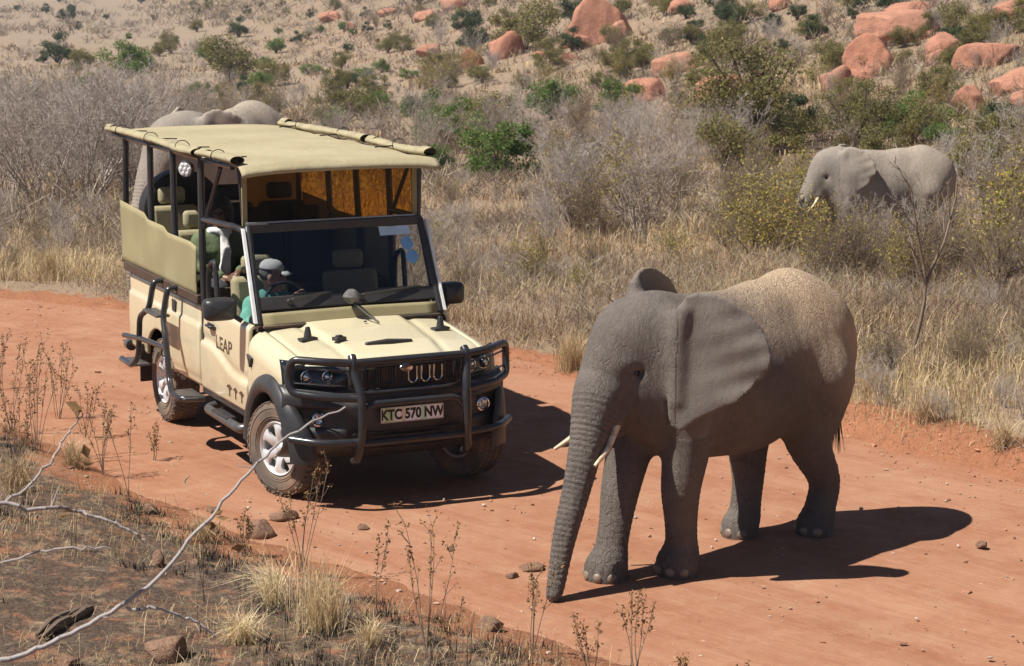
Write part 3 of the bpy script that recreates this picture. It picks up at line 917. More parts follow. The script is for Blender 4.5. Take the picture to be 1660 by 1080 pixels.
mat_simple('cover_grey', (0.085, 0.08, 0.08), (0.14, 0.135, 0.13), rough=0.9, scale=30, bump=0.6, bscale=35, bdist=0.01)
mat_simple('cord', (0.02, 0.02, 0.02), rough=0.8)
mat_simple('rail_brown', (0.055, 0.035, 0.027), rough=0.5, dust=0.1)
mat_simple('sticker_blue', (0.20, 0.42, 0.72), rough=0.4)
mat_simple('sticker_pale', (0.55, 0.70, 0.85), rough=0.4)

def film(name, tint, gloss=0.12, rough=0.03, gcol=(1, 1, 1)):
    t = NT(name)
    tr = t.add('ShaderNodeBsdfTransparent'); tr.inputs[0].default_value = (*tint, 1)
    gl = t.add('ShaderNodeBsdfGlossy'); gl.inputs['Roughness'].default_value = rough; gl.inputs[0].default_value = (*gcol, 1)
    fr = t.add('ShaderNodeFresnel'); fr.inputs[0].default_value = 1.45
    mx = t.add('ShaderNodeMixShader')
    t.l.new(t.math('MULTIPLY', fr.outputs[0], gloss * 8, clamp=True), mx.inputs[0])
    t.l.new(tr.outputs[0], mx.inputs[1]); t.l.new(gl.outputs[0], mx.inputs[2])
    t.l.new(mx.outputs[0], t.out.inputs['Surface'])
    MATS[name] = t.m
film('windscreen_glass', (0.68, 0.71, 0.75), 0.09)
film('lamp_glass', (0.85, 0.88, 0.92), 0.16)
film('amber_film', (0.44, 0.21, 0.035), 0.05, 0.06)
def plate_material():
    t = NT('plate_print')
    p = t.tc('Object'); x = t.sep(p)
    base = (0.86, 0.90, 0.94)
    g = t.math('ADD', t.noise(p, 9, 3), 0.0)
    col = t.mix(t.ramp(t.math('ADD', t.math('MULTIPLY', g, 0.5), t.math('MULTIPLY', t.math('ABSOLUTE', t.math('ADD', x[0], 0.2)), 3.0)), [(0.32, 0.9), (0.5, 0.0)]), base, (0.42, 0.62, 0.28))
    col = t.mix(t.ramp(t.math('MULTIPLY', t.math('ABSOLUTE', t.math('SUBTRACT', x[0], 0.095)), 12), [(0.25, 0.8), (0.4, 0.0)]), col, (0.45, 0.75, 0.55))
    col = t.mix(t.ramp(t.math('MULTIPLY', t.math('ABSOLUTE', t.math('ADD', x[0], 0.075)), 14), [(0.2, 0.7), (0.35, 0.0)]), col, (0.62, 0.52, 0.28))
    t.setc(col); t.set('Roughness', 0.35)
    MATS['plate_print'] = t.m
plate_material()

VEH = thing('safari_vehicle', 'cream open-sided safari vehicle with canvas canopy and black bull bar on the dirt road', 'vehicle', (-1.088, 17.107, 0), 0.442)

def yfront(X):
    return -0.585 + 0.26 * (np.abs(X) / 0.9) ** 2.4
def zshoulder(Y):
    return np.interp(Y, [-0.6, -0.45, -0.2, 0.2, 0.65], [1.055, 1.105, 1.16, 1.205, 1.245])

def build_body():
    # bonnet: crowned sheet with a raised centre and two creases
    nx, ny = 61, 46
    us = np.linspace(-1, 1, nx); vs = np.linspace(0, 1, ny)
    P = np.zeros((nx, ny, 3))
    for i, u in enumerate(us):
        X = u * 0.765
        y0, y1 = 0.63, yfront(X) + 0.02
        for j, v in enumerate(vs):
            Y = y0 + (y1 - y0) * v
            z = zshoulder(Y) + 0.048 * (1 - (X / 0.78) ** 2) * (0.75 + 0.25 * v)
            w = 0.47 - 0.08 * v
            z += 0.024 * float(sstep(w, w - 0.06, abs(X))) * (1 - 0.4 * v)
            z -= 0.012 * math.exp(-((abs(X) - w - 0.02) / 0.03) ** 2)
            z -= 0.035 * max(0, (v - 0.88) / 0.12) ** 2
            z -= 0.03 * max(0, (abs(u) - 0.93) / 0.07) ** 2
            P[i, j] = (X, Y, z)
    hood = MB().grid(P).build('bonnet', 'cream_paint', VEH, angle=50, solid=0.02)
    m = MB()
    # scoop on the bonnet
    sc = [(-0.205, -0.225), (-0.19, -0.245), (0.0, -0.262), (0.19, -0.245), (0.205, -0.225), (0.19, -0.205), (0.0, -0.20), (-0.19, -0.205)]
    m.prism(sc, lambda u, v, d: (u, v - 0.03, d - 0.05 * (u / 0.2) ** 2 * 0.3), 1.20, 1.238)
    m.build('bonnet_scoop', 'black_plastic', hood, bevel=0.006)
    for x, y in ((-0.555, 0.09), (0.60, 0.10)):
        zb = 1.225
        m = MB().lathe([(0.001, 0.1), (0.018, 0.098), (0.024, 0.07), (0.036, 0.0), (0.038, -0.04)], 16, (x, y, zb), 'Z')
        m.box((x, y, zb + 0.0), (0.15, 0.07, 0.02), ('Z', 0.2))
        m.build('bonnet_rest', 'black_plastic', hood, bevel=0.003)
    m = MB().box((-0.36, -0.10, 1.243), (0.10, 0.07, 0.03), ('Z', 0.3)).box((-0.36, -0.10, 1.262), (0.05, 0.04, 0.02), ('Z', 0.3))
    m.build('bonnet_latch', 'black_plastic', hood, bevel=0.006)
    MB().lathe([(0.001, 0.012), (0.012, 0.01), (0.014, 0)], 10, (0.02, 0.30, 1.288), 'Z').build('washer_nozzle', 'black_plastic', hood)
    # front wings with wheel arch openings
    for s in (-1, 1):
        ys = np.unique(np.concatenate([np.sin(np.linspace(-math.pi / 2, math.pi / 2, 41)) * 0.47, np.linspace(0.475, 0.56, 6)]))
        ys = ys[ys > -0.37]
        rows = []
        for Y in ys:
            zs = float(zshoulder(Y)) - 0.01
            xs = 0.905 - 0.20 * max(0, (-0.22 - Y) / 0.30) ** 2
            zb = 0.385 + math.sqrt(max(0.0, 0.47 ** 2 - Y * Y)) if abs(Y) < 0.47 else 0.53
            zb = min(zb, zs - 0.2)
            top = [(0.755, zs + 0.008), (0.775, zs + 0.004), (0.80, zs - 0.004), (0.83, zs - 0.02), (0.86, zs - 0.045), (0.882, zs - 0.08), (0.895, zs - 0.125)]
            col = [(s * min(x, xs) if k > 1 else s * x * min(1, xs / 0.88), Y, z) for k, (x, z) in enumerate(top)]
            for z in np.linspace(zs - 0.16, zb, 12):
                col.append((s * (xs - 0.012 * ((z - 0.85) / 0.35) ** 2), Y, z))
            rows.append(col)
        MB().grid(np.array(rows)).build('front_wing', 'cream_paint', VEH, angle=50, solid=0.02)
        # black flare round the arch
        m = MB()
        ring = []
        for a in np.linspace(math.radians(-22), math.radians(200), 44):
            ca, sa = math.cos(a), math.sin(a)
            sec = []
            for r, x in ((0.455, 0.84), (0.452, 0.945), (0.475, 0.965), (0.53, 0.958), (0.585, 0.925), (0.60, 0.88)):
                if a > math.radians(110): r = 0.455 + (r - 0.455) * (1.0 + 0.25 * (a - math.radians(110)))
                yy = -ca * r if True else 0
                xx = x - 0.16 * max(0, (yy * 1 - 0.0) * 0 + (-(yy) - 0.32) / 0.3) ** 2 * 1.0
                sec.append((s * xx, yy, max(0.385 + sa * r, 0.36)))
            ring.append(sec)
        m.grid(np.array(ring)).build('wheel_arch_flare', 'black_plastic', VEH, angle=50, solid=0.012)
        # door, with its sculpted crease
        def side_sheet(name, y0, y1, zb, zt_, crease, n=60, arch=None):
            ys = np.linspace(y0, y1, n)
            if arch is not None:
                ys = np.unique(np.concatenate([np.linspace(y0, arch[0] - arch[1], 16), arch[0] + np.sin(np.linspace(-math.pi / 2, math.pi / 2, 37)) * arch[1], np.linspace(arch[0] + arch[1], y1, 14)]))
            rows = []
            for Y in ys:
                b = zb
                if arch is not None and abs(Y - arch[0]) < arch[1]:
                    b = max(zb, 0.385 + math.sqrt(max(0, arch[1] ** 2 - (Y - arch[0]) ** 2)))
                t = zt_(Y)
                col = []
                for k in np.linspace(0, 1, 30):
                    z = t + (b - t) * k
                    x = 0.905 - 0.022 * ((z - 0.86) / 0.42) ** 2 + crease(Y, z)
                    x -= 0.035 * max(0, (z - t + 0.035) / 0.035) ** 2
                    edge = min(Y - y0, y1 - Y)
                    x -= 0.006 * max(0, 1 - edge / 0.008)
                    col.append((s * x, Y, z))
                rows.append(col)
            return MB().grid(np.array(rows)).build(name, 'cream_paint', VEH, angle=60, solid=0.03)
        zc = lambda Y: 0.955 - 0.16 * float(sstep(1.60, 0.80, Y))
        dx = lambda Y, z: 0.014 * float(sstep(zc(Y) + 0.035, zc(Y) - 0.02, z)) - 0.010 * math.exp(-((z - zc(Y) - 0.05) / 0.035) ** 2)
        door = side_sheet('door', 0.565, 1.825, 0.555, lambda Y: 1.285, lambda Y, z: 0.014 * float(sstep(zc(Y) + 0.035, zc(Y) - 0.02, z)) - 0.010 * math.exp(-((z - zc(Y) - 0.05) / 0.035) ** 2))
        m = MB().box((s * 0.915, 1.50, 1.135), (0.012, 0.17, 0.055)).tube(round_path([(s * 0.91, 1.57, 1.135), (s * 0.945, 1.56, 1.14), (s * 0.945, 1.44, 1.14), (s * 0.91, 1.43, 1.135)], 0.02), 0.011, 8)
        m.build('handle', 'black_plastic', door, bevel=0.004)
        if s < 0:
            def sidetext(body, size, y, z, mat, name='lettering', bold=0.0, sx=1.0):
                me = text_mesh(body, size, name, 0.0006, bold)
                for v in me.vertices:
                    Y, Z = y - v.co.x * sx, z + v.co.y
                    v.co = (-(0.905 - 0.022 * ((Z - 0.86) / 0.42) ** 2 + dx(Y, Z)) - 0.0025 - v.co.z, Y, Z)
                return mesh_obj(name, me, mat, door)
            sidetext('LEAP', 0.16, 1.20, 1.015, 'print_brown', bold=0.002, sx=1.3)
            m = MB()
            rs = random.Random(8)
            # small printed silhouettes of animals under the name
            for k in range(3):
                y = 1.02 - k * 0.16
                w = (0.075, 0.055, 0.065)[k]
                tree = [(-w, 0.028), (-w * 0.55, 0.045), (0, 0.055), (w * 0.6, 0.044), (w, 0.026), (w * 0.35, 0.022), (0.006, 0.0), (0.006, -0.045), (-0.006, -0.045), (-0.008, 0.0), (-w * 0.4, 0.02)]
                m.prism([(y + a, 0.665 + b) for a, b in tree], lambda u, v, d: (d, u, v), -0.9165, -0.9195)
            m.build('printed_motif', 'print_brown', door, smooth=False)
        tub = side_sheet('load_bed_side', 1.835, 4.10, 0.555, lambda Y: 1.275, lambda Y, z: 0.016 * float(sstep(1.10, 1.075, z)) - 0.012 * float(sstep(0.66, 0.60, z)), 60, (3.111, 0.475))
        if s < 0:
            MB().box((-0.906, 2.62, 1.155), (0.012, 0.10, 0.11)).build('filler_flap', 'black_plastic', tub, bevel=0.006)
        # badge and side lamp on the wing
        MB().prism([(0.42, 1.04), (0.54, 1.06), (0.47, 0.955)], lambda u, v, d: (d, u, v), s * 0.902, s * 0.926).build('wing_badge', 'black_plastic', VEH, bevel=0.006)
        # sill and black side rail above the load bed
        MB().box((s * 0.875, 1.2, 0.535), (0.05, 1.26, 0.06)).build('sill', 'black_plastic', VEH, bevel=0.01)
        MB().box((s * 0.905, 3.0, 1.318), (0.06, 2.36, 0.085)).build('side_rail', 'rail_brown', VEH, bevel=0.01)
        # mud flap
        MB().box((s * 0.82, 3.64, 0.46), (0.26, 0.012, 0.36)).build('mud_flap', 'dark_under', VEH)
    MB().box((0, 4.105, 0.92), (1.78, 0.04, 0.70)).build('tailgate', 'cream_paint', VEH, bevel=0.015)
    m = MB().tube(round_path([(-0.9, 4.10, 0.55), (-0.9, 4.24, 0.55), (0.9, 4.24, 0.55), (0.9, 4.10, 0.55)], 0.08), 0.055, 10)
    m.build('rear_bumper', 'step_metal', VEH)
    # chassis, floor, wheel wells; near-black colour also stands in for underside shade
    m = MB().box((0, 1.75, 0.50), (0.95, 4.5, 0.16)).box((0, 2.95, 0.66), (1.70, 2.2, 0.06)).box((0, 1.1, 0.60), (1.70, 1.3, 0.08))
    m.box((0, 0.0, 0.385), (1.3, 0.10, 0.10)).box((0, 3.111, 0.385), (1.3, 0.12, 0.12)).box((0, 0.62, 0.95), (1.6, 0.06, 0.62)).box((0, 0, 0.86), (1.16, 1.0, 0.42))
    m.build('chassis', 'dark_under', VEH)
build_body()

def build_front():
    # bumper: black moulded shell, shaped in plan and section
    xs = np.linspace(-0.945, 0.945, 75); zs = np.linspace(0.36, 0.955, 34)
    P = np.zeros((75, 34, 3))
    for i, X in enumerate(xs):
        for j, z in enumerate(zs):
            y = float(yfront(X)) - 0.085 + 0.10 * max(0, (0.52 - z) / 0.12) ** 2 + 0.08 * max(0, (z - 0.86) / 0.085) ** 2
            ax = abs(X)
            if 0.60 < z < 0.80 and ax > 0.5: y += 0.035 * float(sstep(0.5, 0.56, ax) * sstep(0.60, 0.635, z) * sstep(0.80, 0.765, z))
            if ax < 0.50: y += 0.045 * float(sstep(0.50, 0.44, ax) * sstep(0.44, 0.48, z) * sstep(0.60, 0.57, z))
            y += 0.03 * float(sstep(0.80, 0.835, z)) * float(sstep(0.85, 0.5, ax))
            P[i, j] = (X * (1 - 0.03 * max(0, 0.5 - z)), y, z)
    bum = MB().grid(P).build('front_bumper', 'black_plastic', VEH, angle=40, solid=0.03)
    for k in range(4):
        MB().box((0, -0.645, 0.475 + k * 0.035), (0.92, 0.02, 0.010)).build('intake_slat', 'black_plastic', bum)
    for s in (-1, 1):
        c = (s * 0.70, float(yfront(0.70)) - 0.055, 0.70)
        l = MB().lathe([(0.052, 0.02), (0.056, -0.03), (0.046, -0.035), (0.042, -0.012), (0.0, 0.0)], 22, c, 'Y').build('fog_lamp', 'chrome', VEH)
        MB().lathe([(0.045, -0.028), (0.03, -0.036), (0.0, -0.040)], 22, c, 'Y').build('lens', 'lamp_glass', l)
        # headlamp: dark housing, two projectors, clear cover
        def patch(off, n=22, k=10):
            Q = np.zeros((n, k, 3))
            for i, u in enumerate(np.linspace(0, 1, n)):
                X = 0.455 + 0.455 * u
                lo = 0.945 - 0.025 * u + 0.10 * max(0, 0.25 - u) / 0.25
                hi = 1.092 + 0.05 * u
                for j, w in enumerate(np.linspace(0, 1, k)):
                    z = lo + (hi - lo) * w
                    Q[i, j] = (s * X, float(yfront(X)) - 0.055 + off + 0.10 * (w ** 2) * 0.6 + 0.03 * u, z)
            return Q
        hl = MB().grid(patch(0.05)).build('headlamp', 'lamp_dark', VEH, angle=60, solid=0.01)
        for X in (0.60, 0.75):
            y = float(yfront(X)) + 0.005
            MB().lathe([(0.052, 0.03), (0.054, -0.01), (0.046, -0.012), (0.044, 0.0)], 20, (s * X, y, 1.02), 'Y').lathe([(0.040, 0.0), (0.034, -0.018), (0.018, -0.028), (0.0, -0.031)], 20, (s * X, y, 1.02), 'Y').build('projector', 'chrome', hl)
        MB().grid(patch(0.0)).build('cover_glass', 'lamp_glass', hl, angle=60)
    MB().grid(np.array([[(X, float(yfront(X)) + 0.012 + 0.05 * (abs(X) > 0.86), z) for z in np.linspace(0.84, 1.10, 6)] for X in np.linspace(-0.90, 0.90, 40)])).build('front_panel', 'black_plastic', VEH, solid=0.02)
    # grille: dark surround, upright slats, badge
    g = MB()
    g.grid(np.array([[(X, float(yfront(X)) - 0.012, z) for z in np.linspace(0.90, 1.105, 6)] for X in np.linspace(-0.47, 0.47, 24)]))
    gr = g.build('grille', 'dark_under', VEH, solid=0.02)
    m = MB()
    m.tube(round_path([(-0.46, -0.60, 0.93), (-0.47, -0.60, 1.10), (0.47, -0.60, 1.10), (0.46, -0.60, 0.93), (0.33, -0.63, 0.895), (-0.33, -0.63, 0.895), (-0.46, -0.60, 0.93)], 0.03), 0.014, 8)
    m.build('grille_frame', 'black_tube', gr)
    for k in range(8):
        X = -0.385 + 0.11 * k
        y = float(yfront(X)) - 0.028
        pts = round_path([(X - 0.034, y, 1.075), (X - 0.036, y, 0.965), (X, y - 0.006, 0.945), (X + 0.036, y, 0.965), (X + 0.034, y, 1.075)], 0.02)
        MB().tube(pts, 0.0075, 6).build('slat', 'chrome' if k in (4, 5, 6) else 'black_tube', gr)
        MB().box((X + 0.055, y + 0.008, 1.01), (0.016, 0.018, 0.15)).build('slat', 'black_tube', gr, bevel=0.004)
    bd = MB().lathe([(0.001, -0.022), (0.052, -0.018), (0.060, 0.0)], 24, (0, 0, 0), 'Y').build('badge', 'chrome', gr)
    bd.location = (0.0, -0.612, 1.068); bd.scale = (1, 0.6, 0.55)
    # number plate
    pm = MB().box((0, 0, 0), (0.52, 0.006, 0.113)).build('number_plate', 'plate_print', VEH, bevel=0.003)
    pm.location = (0.0, -0.728, 0.728)
    pm.rotation_euler = (0, 0, 0)
    me = text_mesh('KTC 570 NW', 0.098, 'lettering', 0.0006, 0.0042)
    lt = mesh_obj('lettering', me, 'print_black', pm)
    lt.matrix_local = Matrix.Translation((0.0, -0.0042, -0.002)) @ Matrix(((0.92, 0, 0, 0), (0, 0, -1, 0), (0, 1.12, 0, 0), (0, 0, 0, 1)))
    m = MB()
    for sx in (-1, 1):
        m.box((sx * 0.261, -0.001, 0), (0.006, 0.010, 0.122)); m.box((0, -0.001, sx * 0.0585), (0.528, 0.010, 0.005))
    m.build('frame', 'bare_alu', pm)
    # bull bar
    m = MB()
    R = 0.031
    for s in (-1, 1):
        m.tube(round_path([(s * 0.47, -0.66, 1.20), (s * 0.475, -0.70, 1.165), (s * 0.475, -0.705, 1.08), (s * 0.44, -0.78, 0.92), (s * 0.44, -0.80, 0.62), (s * 0.46, -0.74, 0.40), (s * 0.46, -0.66, 0.375)], 0.10, 6), R * 1.12, 10)
        m.tube(round_path([(s * 0.47, -0.70, 1.155), (s * 0.70, -0.665, 1.175), (s * 0.905, -0.505, 1.185), (s * 0.925, -0.47, 1.06), (s * 0.915, -0.50, 0.925), (s * 0.74, -0.655, 0.905), (s * 0.44, -0.765, 0.885)], 0.075, 6), R, 10)
        for z in (1.115, 0.995):
            m.tube([(s * 0.475, -0.715, z - 0.02), (s * 0.70, -0.675, z), (s * 0.92, -0.475, z + 0.005)], 0.0075, 6)
        m.tube(round_path([(s * 0.46, -0.765, 0.545), (s * 0.74, -0.73, 0.55), (s * 0.93, -0.52, 0.565)], 0.14, 7), R, 10)
    m.tube([(-0.475, -0.70, 1.155), (0, -0.712, 1.158), (0.475, -0.70, 1.155)], R, 10)
    m.tube([(-0.46, -0.765, 0.53), (0.46, -0.765, 0.53)], R, 10)
    m.tube(round_path([(-0.43, -0.765, 0.745), (-0.36, -0.765, 0.835), (0.36, -0.765, 0.835), (0.43, -0.765, 0.745)], 0.07, 6), R * 0.85, 10)
    m.build('bull_bar', 'black_tube', VEH)
build_front()

def make_wheel(parent, loc, rotz, steer=0.0, spare=False):
    w = bpy.data.objects.new('wheel' if not spare else 'spare_wheel', None)
    link(w, parent); w.location = loc; w.rotation_euler = (0, 0, rotz)
    m = MB()
    prof = [(0.215, 0.10), (0.235, 0.118), (0.30, 0.128), (0.345, 0.124), (0.368, 0.108), (0.374, 0.09), (0.374, 0.0), (0.374, -0.09), (0.368, -0.108), (0.345, -0.124), (0.30, -0.128), (0.235, -0.118), (0.215, -0.10)]
    m.lathe(prof, 56, (0, 0, 0), 'X')
    for r, x in ((0.327, 0.1275), (0.262, 0.1245), (0.246, 0.1215)):
        for sg in (1, -1):
            m.lathe([(r - 0.005, sg * (x - 0.003)), (r, sg * (x + 0.003)), (r + 0.005, sg * (x - 0.003))], 56, (0, 0, 0), 'X')
    n = 46
    for k in range(n):                      # tread blocks
        a = 2 * math.pi * k / n
        for row, x, wx, sh in ((0, -0.092, 0.040, 0.0), (1, -0.034, 0.044, 0.5), (2, 0.034, 0.044, 0.0), (3, 0.092, 0.040, 0.5)):
            b = a + sh * 2 * math.pi / n
            M3 = np.array(Matrix.Rotation(b, 3, 'X')) @ np.array(Matrix.Rotation(0.25 * (1 if row % 2 else -1), 3, 'Z'))
            c = np.array(Matrix.Rotation(b, 3, 'X')) @ np.array([x, 0, 0.3785])
            m.box(c, (wx, 0.040, 0.009), M3)
        if k % 2 == 0:
            for sg in (1, -1):
                c = np.array(Matrix.Rotation(a, 3, 'X')) @ np.array([sg * 0.117, 0, 0.355])
                m.box(c, (0.008, 0.026, 0.022), np.array(Matrix.Rotation(a, 3, 'X')))
    m.build('tyre', 'rubber', w, angle=32)
    r = MB()
    r.lathe([(0.205, -0.10), (0.222, -0.11), (0.222, 0.105), (0.214, 0.118), (0.205, 0.112), (0.196, 0.085), (0.19, 0.02), (0.185, -0.1)], 48, (0, 0, 0), 'X')
    for k in range(6):                      # six broad spokes with scalloped windows
        a = 2 * math.pi * k / 6
        RX = np.array(Matrix.Rotation(a, 3, 'X'))
        sec = []
        for t in np.linspace(0, 1, 9):
            rad = 0.045 + 0.158 * t
            hw = 0.044 - 0.010 * math.sin(math.pi * t) + 0.040 * max(0, t - 0.70) / 0.30
            xo = 0.082 + 0.026 * math.sin(math.pi * t * 0.9) + 0.012 * t
            ring = [(xo - 0.035, -hw, rad), (xo - 0.008, -hw, rad), (xo, -hw * 0.6, rad), (xo + 0.003, 0, rad), (xo, hw * 0.6, rad), (xo - 0.008, hw, rad), (xo - 0.035, hw, rad)]
            sec.append([RX @ np.array(q) for q in ring])
        r.grid(np.array(sec))
    r.lathe([(0.085, 0.05), (0.082, 0.078), (0.062, 0.088), (0.045, 0.083)], 30, (0, 0, 0), 'X')
    rim = r.build('rim', 'alloy', w, angle=40)
    MB().lathe([(0.0, 0.105), (0.030, 0.102), (0.042, 0.092), (0.045, 0.07)], 24, (0, 0, 0), 'X').build('hub_cap', 'alloy', rim)
    MB().lathe([(0.205, 0.0), (0.15, 0.02), (0.0, 0.02)], 32, (0, 0, 0), 'X').build('backing_disc', 'dark_under', w)  # plain dark backing sheet added to blacken the gaps between the spokes
    return w
make_wheel(VEH, (-0.765, 0, 0.385), math.pi + math.radians(20))
make_wheel(VEH, (0.765, 0, 0.385), math.radians(20))
make_wheel(VEH, (-0.765, 3.111, 0.385), math.pi)
make_wheel(VEH, (0.765, 3.111, 0.385), 0.0)
sp = make_wheel(VEH, (-0.30, 4.38, 1.80), math.pi / 2, spare=True)
MB().lathe([(0.0, -0.14), (0.34, -0.14), (0.395, -0.11), (0.40, 0.05), (0.39, 0.10)], 40, (0, 0, 0), 'X').build('cover', 'seat_black', sp)
MB().tube([(-0.30, 4.36, 1.80), (-0.30, 4.15, 1.35), (-0.30, 4.12, 1.0)], 0.03, 8).build('spare_wheel_bracket', 'black_tube', VEH)

def build_upper():
    # windscreen: sloping frame, dark header and cowl panel, glass
    wy = lambda z: 0.57 + (z - 1.30) * 0.47
    m = MB()
    for s in (-1, 1):
        m.tube([(s * 0.80, wy(1.28), 1.28), (s * 0.765, wy(2.04), 2.04)], 0.034, 8)
    m.box((0, wy(2.03) + 0.005, 2.025), (1.56, 0.05, 0.075)); m.box((0, wy(1.445), 1.435), (1.60, 0.05, 0.115), ('X', -0.44))
    fr = m.build('windscreen_frame', 'black_plastic', VEH, bevel=0.008)
    for s in (-1, 1):
        m = MB().prism([(wy(1.30) - 0.040, 1.30), (wy(2.03) - 0.040, 2.03), (wy(2.03) - 0.006, 2.03), (wy(1.30) + 0.006, 1.30)], lambda u, v, d: (s * (d - 0.020 * (v - 1.30) / 0.72), u, v), 0.822, 0.845)
        m.build('pillar_trim', 'white_strip', fr)
    q = [(-0.765, 1.49), (0.765, 1.49), (0.735, 1.99), (-0.735, 1.99)]
    gl = MB().prism(q, lambda u, v, d: (u, wy(v) + d, v), 0.0, 0.005).build('windscreen', 'windscreen_glass', VEH, smooth=False)
    MB().prism([(0.38, 1.915), (0.66, 1.915), (0.655, 1.985), (0.38, 1.985)], lambda u, v, d: (u, wy(v) + d, v), -0.004, -0.002).build('sticker', 'sticker_pale', gl, smooth=False)
    for x, z in ((0.61, 1.845), (0.635, 1.735)):
        MB().prism([(x + 0.055 * math.cos(a), z + 0.055 * math.sin(a)) for a in np.linspace(0, 2 * math.pi, 20, endpoint=False)], lambda u, v, d: (u, wy(v) + d, v), -0.004, -0.002).build('sticker', 'sticker_blue', gl, smooth=False)
    # canvas apron under the cowl panel and the bonnet's rear lip
    MB().grid(np.array([[(X, 0.50 + 0.05 * v + 0.035 * abs(X), 1.275 + 0.11 * v - 0.02 * abs(X)) for v in np.linspace(0, 1, 5)] for X in np.linspace(-0.77, 0.77, 16)])).build('cowl_apron', 'khaki_canvas', VEH, solid=0.01)
    MB().box((0, 0.515, 1.268), (1.56, 0.05, 0.02)).build('cowl_seal', 'dark_under', VEH, bevel=0.004)
    for x0, x1 in ((-0.52, -0.18), (0.10, 0.62)):
        m = MB().tube([(x0, wy(1.46) - 0.05, 1.455), (x0 + 0.02, wy(1.47) - 0.065, 1.475), (x1, wy(1.50) - 0.03, 1.50)], 0.010, 6)
        m.box(((x0 + x1) / 2 + 0.04, wy(1.50) - 0.02, 1.495), (abs(x1 - x0), 0.012, 0.018)).lathe([(0.0, -0.02), (0.022, -0.018), (0.022, 0.03)], 12, (x0, wy(1.45) - 0.045, 1.45), 'Y')
        m.build('wiper', 'black_plastic', VEH)
    m = MB()
    th = np.linspace(0, math.pi, 9)
    m.lathe([(0.068 * math.sin(a) * (1 + 0.08 * math.sin(5 * a)), 0.062 * math.cos(a)) for a in th], 16, (-0.02, 0.50, 1.475), 'Z')
    lamp = m.build('covered_lamp', 'cover_grey', VEH)
    MB().tube([(-0.02, 0.47, 1.43), (0.06, 0.35, 1.34), (0.12, 0.25, 1.285)], 0.009, 6).build('stalk', 'black_plastic', lamp)
    # amber roll-down window between windscreen and canopy
    fr2 = MB()
    Y = 0.955
    for a, b in (((-0.775, 2.50), (-0.775, 2.045)), ((0.735, 2.50), (0.735, 2.06))):
        fr2.box(((a[0] + b[0]) / 2, Y, (a[1] + b[1]) / 2), (0.045, 0.02, a[1] - b[1]))
    fr2.box((-0.02, Y + 0.012, 2.51), (1.55, 0.02, 0.04))
    aw = fr2.build('amber_window', 'khaki_canvas', VEH, bevel=0.004)
    MB().grid(np.array([[(X, Y + 0.008 * math.sin(X * 9), z) for z in np.linspace(2.07, 2.52, 8)] for X in np.linspace(-0.76, 0.72, 26)])).build('pane', 'amber_film', aw, angle=80)
    m = MB().box((-0.02, Y - 0.016, 2.058), (1.50, 0.012, 0.032))
    m.build('hem_strip', 'bare_alu', aw, bevel=0.003)
    # canopy: stretched canvas with sag between bows, rounded front valance
    ys = np.concatenate([np.linspace(0.695, 0.70, 2), np.linspace(0.72, 0.80, 5), np.linspace(0.86, 4.72, 60)]); us = np.linspace(-1, 1, 41)
    P = np.zeros((len(us), len(ys), 3))
    for i, u in enumerate(us):
        for j, Yc in enumerate(ys):
            bows = [0.8, 1.83, 2.62, 3.38, 4.24, 4.72]
            k = max(0, min(len(bows) - 2, int(np.searchsorted(bows, Yc)) - 1)); t = (Yc - bows[k]) / (bows[k + 1] - bows[k])
            sag = -0.016 * math.sin(math.pi * min(max(t, 0), 1)) * (1 - u * u * 0.3)
            z = 2.575 + sag - 0.02 * abs(u) ** 6 + 0.012 * (1 - u * u)
            f = max(0, (0.80 - Yc) / 0.10)
            z -= 0.055 * f ** 1.5 + (0.0 if j > 0 else 0.03)
            z += 0.004 * math.sin(Yc * 11 + u * 3) * abs(u)
            P[i, j] = (u * 0.875, Yc, z)
    can = MB().grid(P).build('canopy', 'roof_canvas', VEH, angle=60, solid=0.012)
    rs = random.Random(5)
    def roll(x, y0, y1, r, name='canopy_roll'):
        ys = np.linspace(y0, y1, 26)
        pts = [(x + 0.018 * math.sin(y * 3.1 + x), y, 2.592 + 0.012 * math.sin(y * 2.3 + x)) for y in ys]
        rr = [r * (1.12 + 0.13 * math.sin(y * 4.7 + x * 3) + 0.10 * rs.uniform(-1, 1)) for y in ys]
        m = MB().tube(pts, rr, 14, caps=False, squash=0.55)
        # rolled layers at the open ends
        for yy, sg in ((y0, 1), (y1, -1)):
            sp_ = [(x + r * 0.9 * (1 - q / 22.0) * math.cos(q * 0.62), yy + sg * 0.012, 2.60 + r * 0.72 * (1 - q / 22.0) * math.sin(q * 0.62)) for q in range(20)]
            m.grid(np.array([[p, (p[0], p[1] + sg * 0.16, p[2])] for p in sp_]))
        ro = m.build(name, 'roll_canvas', can, angle=70)
        return ro
    for x, y0, y1 in ((-0.895, 1.78, 4.72), (-0.895, 0.80, 1.70), (0.885, 2.45, 4.72), (0.885, 0.93, 2.35)):
        roll(x, y0, y1, 0.054)
        n = max(1, int((y1 - y0) / 0.95))
        for k in range(n):
            y = y0 + (k + 0.5) * (y1 - y0) / n
            sg = -1 if x < 0 else 1
            MB().tube([(x + 0.066 * math.cos(a), y, 2.60 + 0.056 * math.sin(a)) for a in np.linspace(0, 2 * math.pi, 16)], 0.004, 5, caps=False).tube([(x - sg * 0.06, y, 2.595), (x - sg * 0.17, y - 0.01, 2.592), (x - sg * 0.24, y - 0.02, 2.590)], 0.006, 5).build('tie_cord', 'cord', can)
